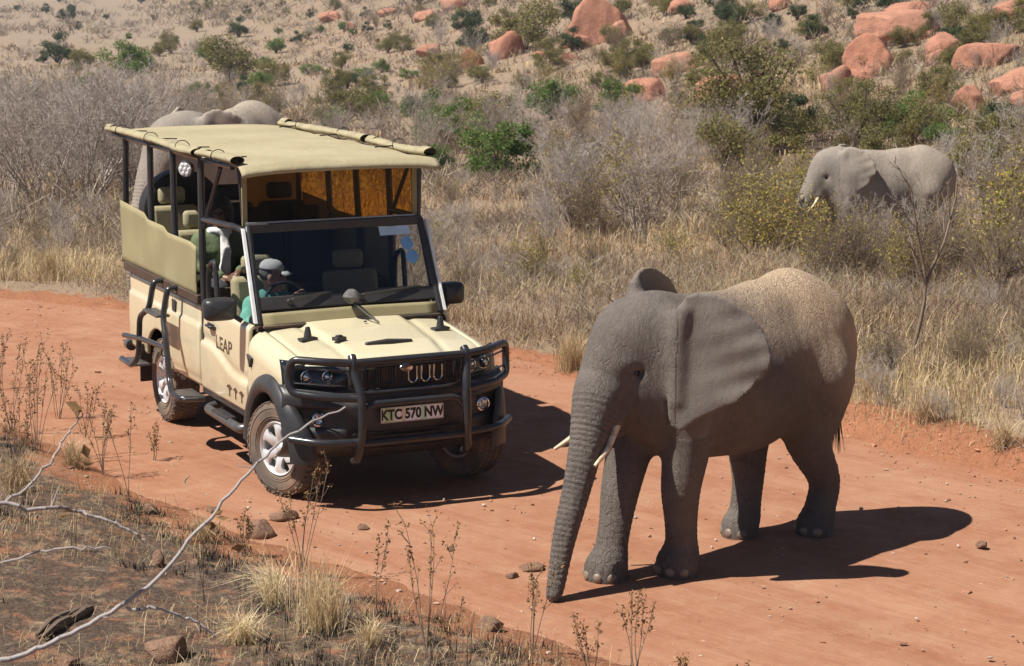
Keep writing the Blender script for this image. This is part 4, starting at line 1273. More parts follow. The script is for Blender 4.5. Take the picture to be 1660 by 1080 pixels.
    # roof frame and posts
    for s in (-1, 1):
        for k, (yt, yb, zb) in enumerate(((4.24, 4.26, 1.30), (3.41, 3.34, 1.30), (2.68, 2.58, 1.30), (1.855, 1.78, 0.95))):
            MB().tube([(s * 0.875, yb, zb), (s * 0.875, (yt + yb) / 2, (zb + 2.5) / 2), (s * 0.86, yt, 2.53)], 0.030, 10).build('roof_post', 'black_tube', VEH)
        MB().tube([(s * 0.86, 0.98, 2.53), (s * 0.86, 4.68, 2.53)], 0.024, 8).build('roof_rail', 'black_tube', VEH)
        MB().tube([(s * 0.86, 1.80, 1.95), (s * 0.855, 1.32, 2.50)], 0.020, 8).build('brace', 'black_tube', VEH)
        MB().tube(round_path([(s * 0.865, 1.80, 2.01), (s * 0.83, 1.08, 2.03), (s * 0.785, 0.95, 2.01), (s * 0.785, 0.64, 1.36)], 0.06, 5), 0.026, 10).build('door_hoop', 'black_tube', VEH)
        MB().tube([(s * 0.775, 0.965, 2.03), (s * 0.80, 0.99, 2.53)], 0.022, 8).build('front_post', 'black_tube', VEH)
        MB().tube(round_path([(s * 0.86, 1.72, 1.30), (s * 0.86, 1.70, 1.62), (s * 0.86, 1.52, 1.70), (s * 0.86, 1.46, 1.30)], 0.08, 5), 0.024, 8).build('grab_handle', 'black_tube', VEH)
        # canvas side panel, its top edge stepping down from post to post
        poly = [(4.27, 1.935), (3.46, 1.90), (3.33, 1.85), (2.83, 1.845), (2.70, 1.80), (2.02, 1.80), (1.845, 1.775), (1.84, 1.372), (4.20, 1.345), (4.27, 1.40)]
        m = MB()
        nn = 40
        top = lambda y: float(np.interp(y, [1.845, 2.02, 2.70, 2.83, 3.33, 3.46, 4.27], [1.775, 1.80, 1.80, 1.845, 1.85, 1.90, 1.935]))
        rows = [[(s * (0.925 + 0.010 * math.sin(y * 4.1 + 2 * v) * math.sin(math.pi * v)), y, 1.345 + (top(y) - 1.345) * v) for v in np.linspace(0, 1, 10)] for y in np.linspace(1.845, 4.27, nn)]
        m.grid(np.array(rows)).build('canvas_side_panel', 'khaki_canvas', VEH, angle=80, solid=0.008)
    for y in (1.30, 1.855, 2.68, 3.41, 4.24, 4.68):
        MB().tube([(-0.86, y, 2.53), (0, y, 2.545), (0.86, y, 2.53)], 0.020, 8).build('roof_bow', 'black_tube', VEH)
    # work lamp on the right-hand post
    c = (0, 0, 0)
    l = MB().lathe([(0.0, 0.03), (0.06, 0.028), (0.075, 0.0), (0.075, -0.03), (0.066, -0.034)], 22, c, 'X').build('work_lamp', 'black_plastic', VEH)
    m = MB().lathe([(0.066, -0.031), (0.0, -0.033)], 22, c, 'X')
    for k in range(7):
        a = 2 * math.pi * k / 6
        rr = 0.0 if k == 6 else 0.042
        m.lathe([(0.019, -0.033), (0.014, -0.043), (0.0, -0.045)], 10, (0, rr * math.cos(a), rr * math.sin(a)), 'X')
    m.build('lens', 'white_strip', l)
    l.location = (-0.95, 1.97, 2.44); l.rotation_euler = (0, math.radians(-8), math.radians(40))
    # mirrors
    for s in (-1, 1):
        m = MB()
        mx = 1.075 if s < 0 else 0.985
        rows = []
        for t in np.linspace(0, 1, 9):
            y = -0.075 + 0.15 * t
            k = math.sqrt(max(0.02, 1 - (max(0, 0.55 - t) / 0.55) ** 2.2)) * (1 - 0.08 * t)
            rows.append([(s * (mx + 0.145 * (1 if s < 0 else 0.75) * k * np.sign(math.cos(a)) * abs(math.cos(a)) ** 0.45), 0.72 + y, 1.405 + 0.098 * k * np.sign(math.sin(a)) * abs(math.sin(a)) ** 0.45) for a in np.linspace(0, 2 * math.pi, 28, endpoint=False)])
        m.grid(np.array(rows), cv=True)
        m.add([rows[0][i] for i in range(28)], [tuple(range(28))])
        mi = m.build('mirror', 'black_plastic', VEH, angle=50)
        MB().grid(np.array([[(s * (mx + 0.105 * a), 0.792, 1.405 + 0.08 * b) for b in (-1, 1)] for a in (-1, 1)])).build('mirror_glass', 'chrome', mi)
        MB().tube([(s * 0.98, 0.74, 1.36), (s * 0.90, 0.70, 1.30)], 0.03, 8, squash=0.7).build('mirror_arm', 'black_plastic', mi)
    # boarding steps: tubular hoop from the rail over the rear wheel, and a side bar under the door
    for s in (-1, 1):
        m = MB(); R = 0.027; X = lambda x: s * x
        m.tube(round_path([(X(0.93), 2.86, 1.35), (X(1.02), 2.86, 1.34), (X(1.06), 2.88, 1.10), (X(1.08), 3.13, 0.99), (X(1.09), 3.18, 0.60), (X(1.12), 3.30, 0.505), (X(1.10), 3.72, 0.50)], 0.07, 6), R, 10)
        m.tube(round_path([(X(0.93), 2.42, 1.345), (X(1.02), 2.42, 1.335), (X(1.06), 2.44, 1.09), (X(1.08), 2.30, 0.90), (X(1.09), 2.19, 0.56), (X(1.12), 2.02, 0.475), (X(1.12), 1.76, 0.475), (X(0.92), 1.70, 0.475)], 0.07, 6), R, 10)
        m.tube(round_path([(X(1.10), 3.62, 0.74), (X(1.09), 3.10, 0.79), (X(1.08), 2.30, 0.83)], 0.05), R * 0.9, 10)
        st = m.build('boarding_step', 'black_tube', VEH)
        MB().box((X(1.06), 2.66, 1.09), (0.13, 0.44, 0.022)).build('tread', 'step_metal', st, bevel=0.006)
        MB().box((X(1.04), 3.50, 0.502), (0.20, 0.40, 0.022)).build('tread', 'step_metal', st, bevel=0.008)
        MB().box((X(1.01), 1.90, 0.478), (0.20, 0.42, 0.024)).build('tread', 'step_metal', st, bevel=0.008)
        m = MB().tube(round_path([(X(0.80), 1.58, 0.45), (X(0.95), 1.55, 0.42), (X(0.96), 0.62, 0.42), (X(0.82), 0.58, 0.45)], 0.06, 5), 0.040, 10, squash=1.0)
        sb = m.build('side_bar', 'step_metal', VEH)
        MB().box((X(0.945), 1.10, 0.455), (0.09, 0.40, 0.018)).build('tread', 'black_plastic', sb, bevel=0.004)
build_upper()

def seat(x, y, z, mat, w=0.46, hgt=0.62, rest=True):
    e = bpy.data.objects.new('seat', None); link(e, VEH); e.location = (x, y, z)
    MB().box((0, -0.02, 0.0), (w, 0.46, 0.14)).build('cushion', mat, e, bevel=0.045, seg=3)
    MB().box((0, 0.23, 0.30), (w, 0.13, hgt), ('X', -0.14)).build('backrest', mat, e, bevel=0.05, seg=3)
    MB().box((0, -0.02, -0.14), (w * 0.8, 0.40, 0.16)).build('base', 'seat_black', e)
    if rest:
        MB().box((0, 0.31, 0.30 + hgt / 2 + 0.09), (w * 0.55, 0.10, 0.16), ('X', -0.1)).build('headrest', mat, e, bevel=0.04, seg=3)
def build_cabin():
    for x in (-0.42, 0.42):
        seat(x, 1.42, 0.92, 'seat_khaki', 0.50, 0.60)
    for y, z in ((2.88, 1.20), (3.68, 1.34)):
        for x in (-0.50, 0.06, 0.58):
            seat(x, y, z, 'seat_khaki' if x < 0 else 'seat_black', 0.47, 0.52, True)
    m = MB().box((0, 2.95, 0.88), (1.66, 2.1, 0.06)).box((0, 3.45, 1.02), (1.66, 1.1, 0.20))
    m.build('raised_floor', 'dark_under', VEH)
    MB().box((0, 1.86, 1.15), (1.68, 0.05, 0.50)).build('bulkhead', 'dark_under', VEH)
    # dashboard, wheel
    m = MB().prism([(0.62, 1.02), (0.62, 1.32), (0.72, 1.37), (0.90, 1.30), (0.94, 1.12), (0.86, 1.02)], lambda u, v, d: (d, u, v), -0.78, 0.78)
    m.build('dashboard', 'seat_black', VEH, bevel=0.02)
    sw = MB().tube([(-0.40 + 0.185 * math.cos(a), 1.03 + 0.06 * math.sin(a), 1.36 + 0.175 * math.sin(a)) for a in np.linspace(0, 2 * math.pi, 33)], 0.014, 8, caps=False)
    sw.tube([(-0.40, 1.01, 1.34), (-0.40, 0.88, 1.22)], 0.03, 8).box((-0.40, 1.02, 1.35), (0.34, 0.02, 0.05)).build('steering_wheel', 'seat_black', VEH)
build_cabin()
# ================================================================ PEOPLE in the vehicle
mat_simple('skin_light', (0.52, 0.30, 0.21), (0.45, 0.25, 0.17), rough=0.5, scale=20)
mat_simple('skin_dark', (0.17, 0.085, 0.052), (0.13, 0.065, 0.04), rough=0.42, scale=20)
mat_simple('hair_black', (0.008, 0.007, 0.007), (0.016, 0.013, 0.012), rough=0.6, scale=60, bump=0.8, bscale=90, bdist=0.01)
mat_simple('cloth_teal', (0.10, 0.30, 0.24), (0.08, 0.24, 0.20), rough=0.85, scale=14, bump=0.5, bscale=26, bdist=0.01)
mat_simple('cloth_olive', (0.115, 0.15, 0.075), (0.085, 0.115, 0.058), rough=0.88, scale=12, bump=0.5, bscale=22, bdist=0.012)
mat_simple('cloth_white', (0.78, 0.77, 0.74), (0.66, 0.65, 0.63), rough=0.85, scale=18, bump=0.5, bscale=30, bdist=0.01)
mat_simple('cloth_dark', (0.03, 0.032, 0.04), rough=0.9)
mat_simple('cloth_cap', (0.52, 0.50, 0.47), (0.45, 0.43, 0.40), rough=0.9, scale=20, bump=0.3, bscale=120)
mat_simple('eye_white', (0.7, 0.68, 0.64), rough=0.3)

def person(name, label, vloc, skin, top, arms, head_yaw, head_pitch=0.0, lean=0.0, female=False):
    """seated, facing -Y (the vehicle's front); origin at the hips; arms = (left elbow, left wrist, right elbow, right wrist)"""
    yaw = 0.442
    c, s = math.cos(yaw), math.sin(yaw)
    wx, wy = -1.088 + vloc[0] * c - vloc[1] * s, 17.107 + vloc[0] * s + vloc[1] * c
    root = thing(name, label, 'person', (wx, wy, vloc[2]), yaw, 'people in the safari vehicle')
    h = 0.0105
    bones = dict(spine=[(0, 0.0, 0.0), (0, 0.015 - lean * 0.3, 0.18), (0, 0.01 - lean * 0.7, 0.34), (0, 0.01 - lean, 0.45)])
    top_c = np.array([0, 0.01 - lean, 0.45])
    neck = top_c + np.array([0, -0.015, 0.09])
    a, p = head_yaw, head_pitch
    Rz = np.array([[math.cos(a), -math.sin(a), 0], [math.sin(a), math.cos(a), 0], [0, 0, 1.0]])
    Rp = np.array([[1, 0, 0], [0, math.cos(p), -math.sin(p)], [0, math.sin(p), math.cos(p)]])
    Rh = Rz @ Rp
    hc = neck + np.array([0, -0.02, 0.125])
    H = lambda x, y, z: hc + Rh @ np.array([x, y, z])
    sh = [top_c + np.array([0.165, 0.01, -0.035]), top_c + np.array([-0.165, 0.01, -0.035])]
    el_wr = [(np.array(arms[0]), np.array(arms[1])), (np.array(arms[2]), np.array(arms[3]))]
    f = Field((-0.48, -0.85, -0.50), (0.48, 0.32, 0.86), h)
    f.chain(bones['spine'], [0.135, 0.125, 0.14, 0.11], 0.05, 0.05, flat=(1.15, 0.85, 1.0))
    f.chain([sh[0], top_c, sh[1]], [0.062, 0.085, 0.062], 0.05, 0.04)
    f.chain([top_c, neck, H(0, 0.02, -0.06)], [0.062, 0.052, 0.055], 0.03)
    f.ell(H(0, 0.012, 0.025), (0.074, 0.095, 0.10), 0.03, Rh); f.ell(H(0, -0.025, -0.045), (0.058, 0.068, 0.072), 0.035, Rh)
    f.chain([H(0, -0.088, 0.012), H(0, -0.108, -0.022)], [0.010, 0.016], 0.014)                   # nose
    f.chain([H(-0.022, -0.083, -0.062), H(0, -0.090, -0.060), H(0.022, -0.083, -0.062)], [0.007, 0.010, 0.007], 0.008)   # lips
    f.ell(H(0, -0.078, -0.098), (0.022, 0.018, 0.018), 0.02, Rh)                                   # chin
    for sg in (1, -1):
        f.ell(H(0.031 * sg, -0.090, 0.015), (0.018, 0.012, 0.012), 0.012, Rh, 's')                # eye sockets
        f.ell(H(0.076 * sg, 0.010, -0.008), (0.010, 0.022, 0.032), 0.008, Rh)                      # ears
    for side, (e, w) in zip((1, -1), el_wr):
        S = sh[0] if side > 0 else sh[1]
        f.chain([S, 0.5 * (S + e), e, 0.5 * (e + w), w], [0.056, 0.047, 0.041, 0.038, 0.027], 0.03, 0.02)
        d = (w - e) / np.linalg.norm(w - e)
        lat = np.cross(d, (0, 0, 1.0)); lat /= np.linalg.norm(lat) + 1e-9; up = np.cross(lat, d)
        pc = w + d * 0.055
        f.chain([w, pc, w + d * 0.085], [0.026, 0.034, 0.030], 0.02, flat=None)
        for k, (o, L) in enumerate(((-0.027, 0.060), (-0.010, 0.070), (0.009, 0.066), (0.026, 0.052))):
            b = w + d * 0.085 + lat * o
            f.chain([b, b + d * L * 0.5 - up * 0.008, b + d * L * 0.75 - up * 0.035, b + d * L * 0.62 - up * 0.055], [0.0105, 0.0095, 0.009, 0.008], 0.006, 0.004)
        b = w + d * 0.045 + lat * 0.032 * side
        f.chain([b, b + d * 0.03 + lat * 0.022 * side, b + d * 0.058 + lat * 0.022 * side - up * 0.02], [0.013, 0.011, 0.009], 0.01, 0.004)
    legs = []
    for sg in (1, -1):
        L = [(0.09 * sg, 0.0, 0.0), (0.11 * sg, -0.22, 0.03), (0.12 * sg, -0.42, 0.02), (0.12 * sg, -0.46, -0.20), (0.12 * sg, -0.44, -0.40)]
        legs.append(L)
        f.chain(L, [0.098, 0.085, 0.064, 0.055, 0.043], 0.04, 0.03)
        f.chain([(0.12 * sg, -0.43, -0.44), (0.125 * sg, -0.56, -0.455)], [0.040, 0.032], 0.03)
    V, Q = f.mesh(); V = relax(V, Q, 1, 0.4)
    mesh_obj('body', fast_mesh('body', V, Q, True), skin, root)
    # top: torso and sleeves as a looser shell ending at neck, wrist and hip
    g = Field((-0.50, -0.85, -0.14), (0.50, 0.34, 0.60), h)
    g.chain(bones['spine'], [0.155, 0.145, 0.157, 0.115], 0.06, 0.05, flat=(1.15, 0.88, 1.0))
    g.chain([sh[0], top_c + np.array([0, 0, -0.01]), sh[1]], [0.078, 0.092, 0.078], 0.05, 0.04)
    for S, (e, w) in zip(sh, el_wr):
        wc = e + (w - e) * (0.92 if female else 0.30)
        g.chain([S, 0.5 * (S + e), e, wc], [0.074, 0.068, 0.060, 0.046 if female else 0.062], 0.04, 0.03)
    V, Q = g.mesh()
    N = vnormals(V, Q); V = relax(V, Q, 1, 0.4) + N * (0.006 * vnoise(V * np.array([1, 1, 0.5]), 34, 2, 2))[:, None]
    mesh_obj('shirt', fast_mesh('shirt', V, Q, True), top, root)
    g = Field((-0.30, -0.62, -0.45), (0.30, 0.22, 0.16), 0.012)
    for L in legs:
        g.chain(L, [0.112, 0.097, 0.078, 0.068, 0.060], 0.05, 0.03)
    V, Q = g.mesh()
    mesh_obj('trousers', fast_mesh('trousers', relax(V, Q, 1, 0.4), Q, True), 'cloth_dark', root)
    for sg in (1, -1):
        m = MB().lathe([(0.012 * math.sin(t), 0.012 * math.cos(t)) for t in np.linspace(0, math.pi, 7)], 10, H(0.031 * sg, -0.077, 0.015), 'Y')
        m.build('eye', 'eye', root)
    return root, H, Rh, top_c, neck

root, H, Rh, tc, nk = person('person', 'driver in grey cap and teal shirt at the steering wheel, looking sideways', (-0.42, 1.40, 0.90), 'skin_light', 'cloth_teal',
    ((0.26, -0.16, 0.26), (0.16, -0.38, 0.50), (-0.27, -0.12, 0.22), (-0.10, -0.34, 0.40)), math.radians(62), math.radians(6), 0.06)
m = MB()
rows = []
for t in np.linspace(0, 1, 9):
    ph = t * math.pi / 2
    rows.append([H(0.092 * math.cos(ph) ** 0.7 * math.cos(a), 0.012 + 0.108 * math.cos(ph) ** 0.7 * math.sin(a), 0.055 + 0.085 * math.sin(ph)) for a in np.linspace(0, 2 * math.pi, 26, endpoint=False)])
m.grid(np.array(rows), cv=True)
m.add([H(0.088 * x, -0.085 - 0.085 * y * math.sqrt(max(0, 1 - 0.75 * x * x)), 0.060 - 0.022 * y - 0.02 * x * x) for x in np.linspace(-1, 1, 13) for y in (0, 0.5, 1.0)], [(i * 3 + j, i * 3 + j + 1, i * 3 + j + 4, i * 3 + j + 3) for i in range(12) for j in range(2)])
m.build('cap', 'cloth_cap', root, solid=0.006)
g = Field(H(0, 0, 0) - 0.16, H(0, 0, 0) + 0.16, 0.009)
g.ell(H(0, 0.03, 0.02), (0.080, 0.088, 0.085), 0.02, Rh)
V, Q = g.mesh(); mesh_obj('hair', fast_mesh('hair', V, Q, True), 'cover_grey', root)

root, H, Rh, tc, nk = person('person', 'passenger in glasses, olive jacket and white scarf seated behind the driver', (-0.41, 2.84, 1.27), 'skin_dark', 'cloth_olive',
    ((0.25, -0.10, 0.22), (0.10, -0.30, 0.16), (-0.25, -0.08, 0.20), (-0.06, -0.30, 0.12)), math.radians(-24), math.radians(4), 0.02, female=True)
g = Field(H(0, 0, 0) - 0.24, H(0, 0, 0) + 0.24, 0.010)
g.ell(H(0, 0.035, 0.045), (0.118, 0.115, 0.115), 0.04, Rh); g.ell(H(0.075, 0.03, -0.06), (0.055, 0.075, 0.10), 0.05, Rh); g.ell(H(-0.075, 0.03, -0.06), (0.055, 0.075, 0.10), 0.05, Rh)
g.ell(H(0, -0.115, -0.02), (0.064, 0.085, 0.088), 0.02, Rh, 's')
V, Q = g.mesh(); V = V + vnormals(V, Q) * (0.007 * vnoise(V, 60, 3, 3))[:, None]
mesh_obj('hair', fast_mesh('hair', V, Q, True), 'hair_black', root)
m = MB()
for sg in (1, -1):
    m.tube([H(sg * (0.033 + 0.026 * math.cos(a)), -0.104, 0.012 + 0.021 * math.sin(a)) for a in np.linspace(0, 2 * math.pi, 21)], 0.0032, 6, caps=False)
    m.tube([H(sg * 0.058, -0.10, 0.018), H(sg * 0.078, -0.04, 0.018), H(sg * 0.080, 0.02, 0.012)], 0.0028, 6)
m.tube([H(-0.008, -0.106, 0.014), H(0.008, -0.106, 0.014)], 0.003, 6)
m.build('glasses', 'print_black', root)
g = Field((-0.2, -0.32, 0.05), (0.2, 0.16, 0.62), 0.010)
ring = [nk + np.array([0.085 * math.cos(t), 0.075 * math.sin(t) - 0.005, -0.035 + 0.012 * math.sin(2 * t)]) for t in np.linspace(0, 2 * math.pi, 14)]
g.chain(ring, [0.030] * 14, 0.03, 0.02)
g.chain([nk + np.array([0.02, -0.09, -0.04]), tc + np.array([0.015, -0.165, -0.12]), tc + np.array([0.0, -0.185, -0.26]), tc + np.array([0.01, -0.19, -0.34])], [0.034, 0.042, 0.045, 0.035], 0.03, 0.02, flat=(1.1, 0.6, 1))
V, Q = g.mesh(); V = V + vnormals(V, Q) * (0.006 * vnoise(V, 50, 4, 2))[:, None]
mesh_obj('scarf', fast_mesh('scarf', V, Q, True), 'cloth_white', root)
# ================================================================ VEGETATION
def leaf_material(name, stops, trans=0.35, rough=0.6):
    t = NT(name)
    a = t.attr('tint', 'Fac')
    oi = t.add('ShaderNodeObjectInfo')
    k = t.math('ADD', a, t.math('MULTIPLY', t.math('SUBTRACT', oi.outputs['Random'], 0.5), 0.30), clamp=True)
    col = t.ramp(k, stops)
    t.setc(col); t.set('Roughness', rough).set('Specular IOR Level', 0.3)
    tl = t.add('ShaderNodeBsdfTranslucent'); t.l.new(col, tl.inputs[0])
    mx = t.add('ShaderNodeMixShader'); mx.inputs[0].default_value = trans
    t.l.new(t.b.outputs[0], mx.inputs[1]); t.l.new(tl.outputs[0], mx.inputs[2]); t.l.new(mx.outputs[0], t.out.inputs['Surface'])
    MATS[name] = t.m
leaf_material('leaf_green', [(0.0, (0.07, 0.125, 0.025)), (0.5, (0.135, 0.215, 0.045)), (1.0, (0.23, 0.30, 0.08))], 0.42)
leaf_material('leaf_dark', [(0.0, (0.035, 0.06, 0.022)), (0.6, (0.065, 0.10, 0.035)), (1.0, (0.12, 0.15, 0.055))])
leaf_material('leaf_olive', [(0.0, (0.10, 0.10, 0.03)), (0.5, (0.19, 0.175, 0.055)), (1.0, (0.30, 0.255, 0.085))])
leaf_material('leaf_yellow', [(0.0, (0.15, 0.10, 0.03)), (0.4, (0.28, 0.24, 0.055)), (0.75, (0.42, 0.36, 0.09)), (1.0, (0.45, 0.24, 0.06))])
leaf_material('dry_grass', [(0.0, (0.19, 0.095, 0.05)), (0.25, (0.34, 0.225, 0.135)), (0.5, (0.46, 0.345, 0.215)), (0.75, (0.60, 0.46, 0.27)), (0.92, (0.70, 0.55, 0.32)), (1.0, (0.42, 0.37, 0.15))], 0.3, 0.7)
leaf_material('pale_grass', [(0.0, (0.42, 0.28, 0.15)), (0.5, (0.72, 0.57, 0.34)), (1.0, (0.85, 0.74, 0.50))], 0.3, 0.6)
leaf_material('seed_brown', [(0.0, (0.13, 0.07, 0.03)), (1.0, (0.28, 0.17, 0.07))], 0.15, 0.8)
def bark(name, c1, c2):
    t = NT(name)
    p = t.tc('Object'); oi = t.add('ShaderNodeObjectInfo')
    n = t.noise(t.mapped(p, (1, 1, 0.3)), 14, 5, 0.7)
    col = t.mix(t.ramp(n, [(0.3, 0.0), (0.7, 1.0)]), c1, c2)
    col = t.mix(t.math('MULTIPLY', oi.outputs['Random'], 0.35), col, (0.27, 0.17, 0.11))
    t.setc(col); t.set('Roughness', 0.9); t.bump(n, 0.5, 0.01)
    MATS[name] = t.m
bark('twig_grey', (0.30, 0.26, 0.235), (0.47, 0.42, 0.385))
bark('twig_brown', (0.13, 0.095, 0.07), (0.25, 0.19, 0.145))
bark('bark_dark', (0.035, 0.028, 0.023), (0.085, 0.068, 0.055))
bark('branch_pale', (0.27, 0.24, 0.235), (0.40, 0.365, 0.36))

def seg_mesh(segs, n=3):
    """segments (x0..z0, x1..z1, r0, r1) -> thin prisms"""
    S = np.array(segs, float)
    A, B, r0, r1 = S[:, 0:3], S[:, 3:6], S[:, 6], S[:, 7]
    d = B - A; d /= np.linalg.norm(d, axis=1)[:, None] + 1e-9
    ref = np.where(np.abs(d[:, 2:3]) < 0.9, np.array([[0, 0, 1.0]]), np.array([[1.0, 0, 0]]))
    u = np.cross(d, ref); u /= np.linalg.norm(u, axis=1)[:, None]; w = np.cross(d, u)
    an = np.linspace(0, 2 * math.pi, n, endpoint=False)
    ring = np.cos(an)[None, :, None] * u[:, None] + np.sin(an)[None, :, None] * w[:, None]
    V = np.concatenate([A[:, None] + ring * r0[:, None, None], B[:, None] + ring * r1[:, None, None]], 1)
    k = np.arange(n); kk = (k + 1) % n
    F = np.stack([k, kk, n + kk, n + k], 1)
    F = F[None] + (np.arange(len(S)) * 2 * n)[:, None, None]
    return V.reshape(-1, 3), F.reshape(-1, 4)
def leaf_mesh(name, P, size, rs, aspect=0.55, droop=0.0):
    n = len(P)
    d = rs.normal(size=(n, 3)); d[:, 2] -= droop; d /= np.linalg.norm(d, axis=1)[:, None]
    e = rs.normal(size=(n, 3)); e -= d * (e * d).sum(1)[:, None]; e /= np.linalg.norm(e, axis=1)[:, None]
    nn = np.cross(d, e)
    s = size * rs.uniform(0.6, 1.35, n)[:, None]
    V = np.stack([P, P + d * s * 0.5 + e * s * aspect * 0.5 + nn * s * 0.08, P + d * s, P + d * s * 0.5 - e * s * aspect * 0.5 + nn * s * 0.08], 1)
    F = (np.arange(n) * 4)[:, None] + np.arange(4)[None]
    base = rs.rand(n) * 0.7 + 0.3 * rs.rand(n)
    return fast_mesh(name, V.reshape(-1, 3), F, tint=np.repeat(base, 4))
class Plant:
    def __init__(self, seed):
        self.rs = np.random.RandomState(seed); self.segs = []; self.tips = []
    def branch(self, p, d, L, r, level, nseg=4, wob=0.25, up=0.12, kids=(2, 3), ang=(0.4, 0.9), shrink=0.58, rmin=0.0018):
        rs = self.rs
        p = np.array(p, float); d = np.array(d, float); d /= np.linalg.norm(d)
        for i in range(nseg):
            t0, t1 = i / nseg, (i + 1) / nseg
            d = d + rs.normal(size=3) * wob * 0.5 + np.array([0, 0, up * 0.3]); d /= np.linalg.norm(d)
            q = p + d * L / nseg
            ra, rb = max(rmin, r * (1 - 0.6 * t0)), max(rmin * 0.7, r * (1 - 0.6 * t1))
            self.segs.append((*p, *q, ra, rb))
            p = q
            if level > 0 and (i > 0 or level < 2):
                for _ in range(rs.randint(kids[0], kids[1] + 1)):
                    a = rs.normal(size=3); a -= d * (a @ d); a /= np.linalg.norm(a) + 1e-9
                    th = rs.uniform(*ang)
                    self.branch(p, d * math.cos(th) + a * math.sin(th) + np.array([0, 0, up]), L * shrink * rs.uniform(0.6, 1.15) * (1 - 0.3 * t1), rb * 0.62, level - 1, max(2, nseg - 1), wob, up, kids, ang, shrink, rmin)
            if level == 0:
                self.tips.append(p)
def shrub_proto(name, seed, stems=9, height=1.9, spread=0.55, level=2, r=0.016, bark_m='twig_grey', leaf=None, nleaf=0, lsize=0.06, kids=(1, 2), wob=0.28, leaf_from='tips', clump=0.05, rmin=0.0022, up=0.1):
    pl = Plant(seed); rs = pl.rs
    for k in range(stems):
        a = rs.uniform(0, 2 * math.pi); t = spread * rs.uniform(0.15, 1.0)
        d = np.array([math.cos(a) * t, math.sin(a) * t, 1.0])
        pl.branch((rs.uniform(-0.12, 0.12), rs.uniform(-0.12, 0.12), -0.05), d, height * rs.uniform(0.55, 0.9), r * rs.uniform(0.6, 1.2), level, 5, wob, up, kids, rmin=rmin)
    V, F = seg_mesh(pl.segs)
    stem = fast_mesh(name + '_stems', V, F, smooth=True); stem.materials.append(MATS[bark_m])
    fol = None
    if leaf:
        T = np.array(pl.tips)
        idx = rs.randint(0, len(T), nleaf)
        fol = leaf_mesh(name + '_foliage', T[idx] + rs.normal(size=(nleaf, 3)) * clump, lsize, rs)
        fol.materials.append(MATS[leaf])
    return dict(stem=stem, fol=fol, h=float(max(V[:, 2])))
def crown_proto(name, seed, w, h, leaf, nleaf, lsize, trunk_h=0.4, lobes=16, r=0.05, bark_m='twig_brown', low=0.0, gap=0.5):
    """dense bush or small tree: branching limbs with leaf clumps in uneven lobes"""
    pl = Plant(seed); rs = pl.rs
    cents = []
    for k in range(lobes):
        a = rs.uniform(0, 2 * math.pi); rad = w * 0.5 * math.sqrt(rs.uniform(0.0, 1.0)) * 0.80
        z = trunk_h + (h - trunk_h) * rs.uniform(0.08, 0.86) * (1 - 0.45 * (rad / (w * 0.5)) ** 2)
        cents.append((math.cos(a) * rad, math.sin(a) * rad, max(z, low + 0.1)))
    for c in cents:
        base = np.array([rs.uniform(-.05, .05), rs.uniform(-.05, .05), -0.05]); c = np.array(c)
        mid = np.array([c[0] * 0.35, c[1] * 0.35, max(trunk_h * 0.8, c[2] * 0.5)])
        pts = smooth_path([base, mid, c], 4)
        for i in range(len(pts) - 1):
            t = i / len(pts)
            pl.segs.append((*pts[i], *pts[i + 1], r * (1 - 0.75 * t), r * (1 - 0.75 * (t + 1 / len(pts)))))
        for _ in range(5):
            d = rs.normal(size=3); d[2] = abs(d[2]) * 0.6
            pl.branch(c, d, w * 0.16, r * 0.2, 1, 3, 0.4, 0.05, (1, 2), rmin=0.003)
    V, F = seg_mesh(pl.segs)
    stem = fast_mesh(name + '_stems', V, F, smooth=True); stem.materials.append(MATS[bark_m])
    C = np.array(cents); n = nleaf
    idx = rs.randint(0, len(C), n)
    d = rs.normal(size=(n, 3)); d /= np.linalg.norm(d, axis=1)[:, None]
    rad = (w * 0.5 * 0.36) * rs.uniform(0.6, 1.25, len(C))[idx] * (rs.rand(n) ** 0.45)
    P = C[idx] + d * rad[:, None] * np.array([1, 1, 0.75])
    nz = vnoise(P, 5.0 / max(w, 0.8), seed, 3)
    keep = (nz > -gap) & (P[:, 2] > low)
    P = P[keep]
    fol = leaf_mesh(name + '_foliage', P, lsize, rs)
    fol.materials.append(MATS[leaf])
    return dict(stem=stem, fol=fol, h=h)

PR_ = {}
for k in range(4):
    PR_['bare%d' % k] = shrub_proto('bare%d' % k, 20 + k, 10 + k, 1.9, 0.5 + 0.1 * (k % 2), 3 if k < 3 else 2, 0.017, 'twig_grey', kids=(1, 2), rmin=0.0032)
for k in range(3):
    PR_['brown%d' % k] = shrub_proto('brown%d' % k, 40 + k, 8 + k, 1.7, 0.6, 2, 0.016, 'twig_brown', 'leaf_yellow', 240, 0.06, (2, 3), clump=0.04, rmin=0.0034)
for k in range(3):
    PR_['yellow%d' % k] = shrub_proto('yellow%d' % k, 60 + k, 8, 1.8, 0.6, 2, 0.018, 'twig_brown', 'leaf_yellow', 1100, 0.072, (2, 2), clump=0.06, rmin=0.0034)
for k in range(3):
    PR_['olive%d' % k] = crown_proto('olive%d' % k, 80 + k, 2.2, 1.7, 'leaf_olive', 5200, 0.075, 0.3, 18, 0.03, 'twig_brown', 0.1, 0.35)
for k in range(3):
    PR_['green%d' % k] = crown_proto('green%d' % k, 90 + k, 2.0, 1.5, 'leaf_green', 6000, 0.075, 0.15, 18, 0.03, 'twig_brown', 0.02, 0.45)
for k in range(2):
    PR_['dark%d' % k] = crown_proto('dark%d' % k, 100 + k, 2.4, 2.2, 'leaf_dark', 5200, 0.10, 0.5, 16, 0.05, 'bark_dark', 0.25, 0.25)
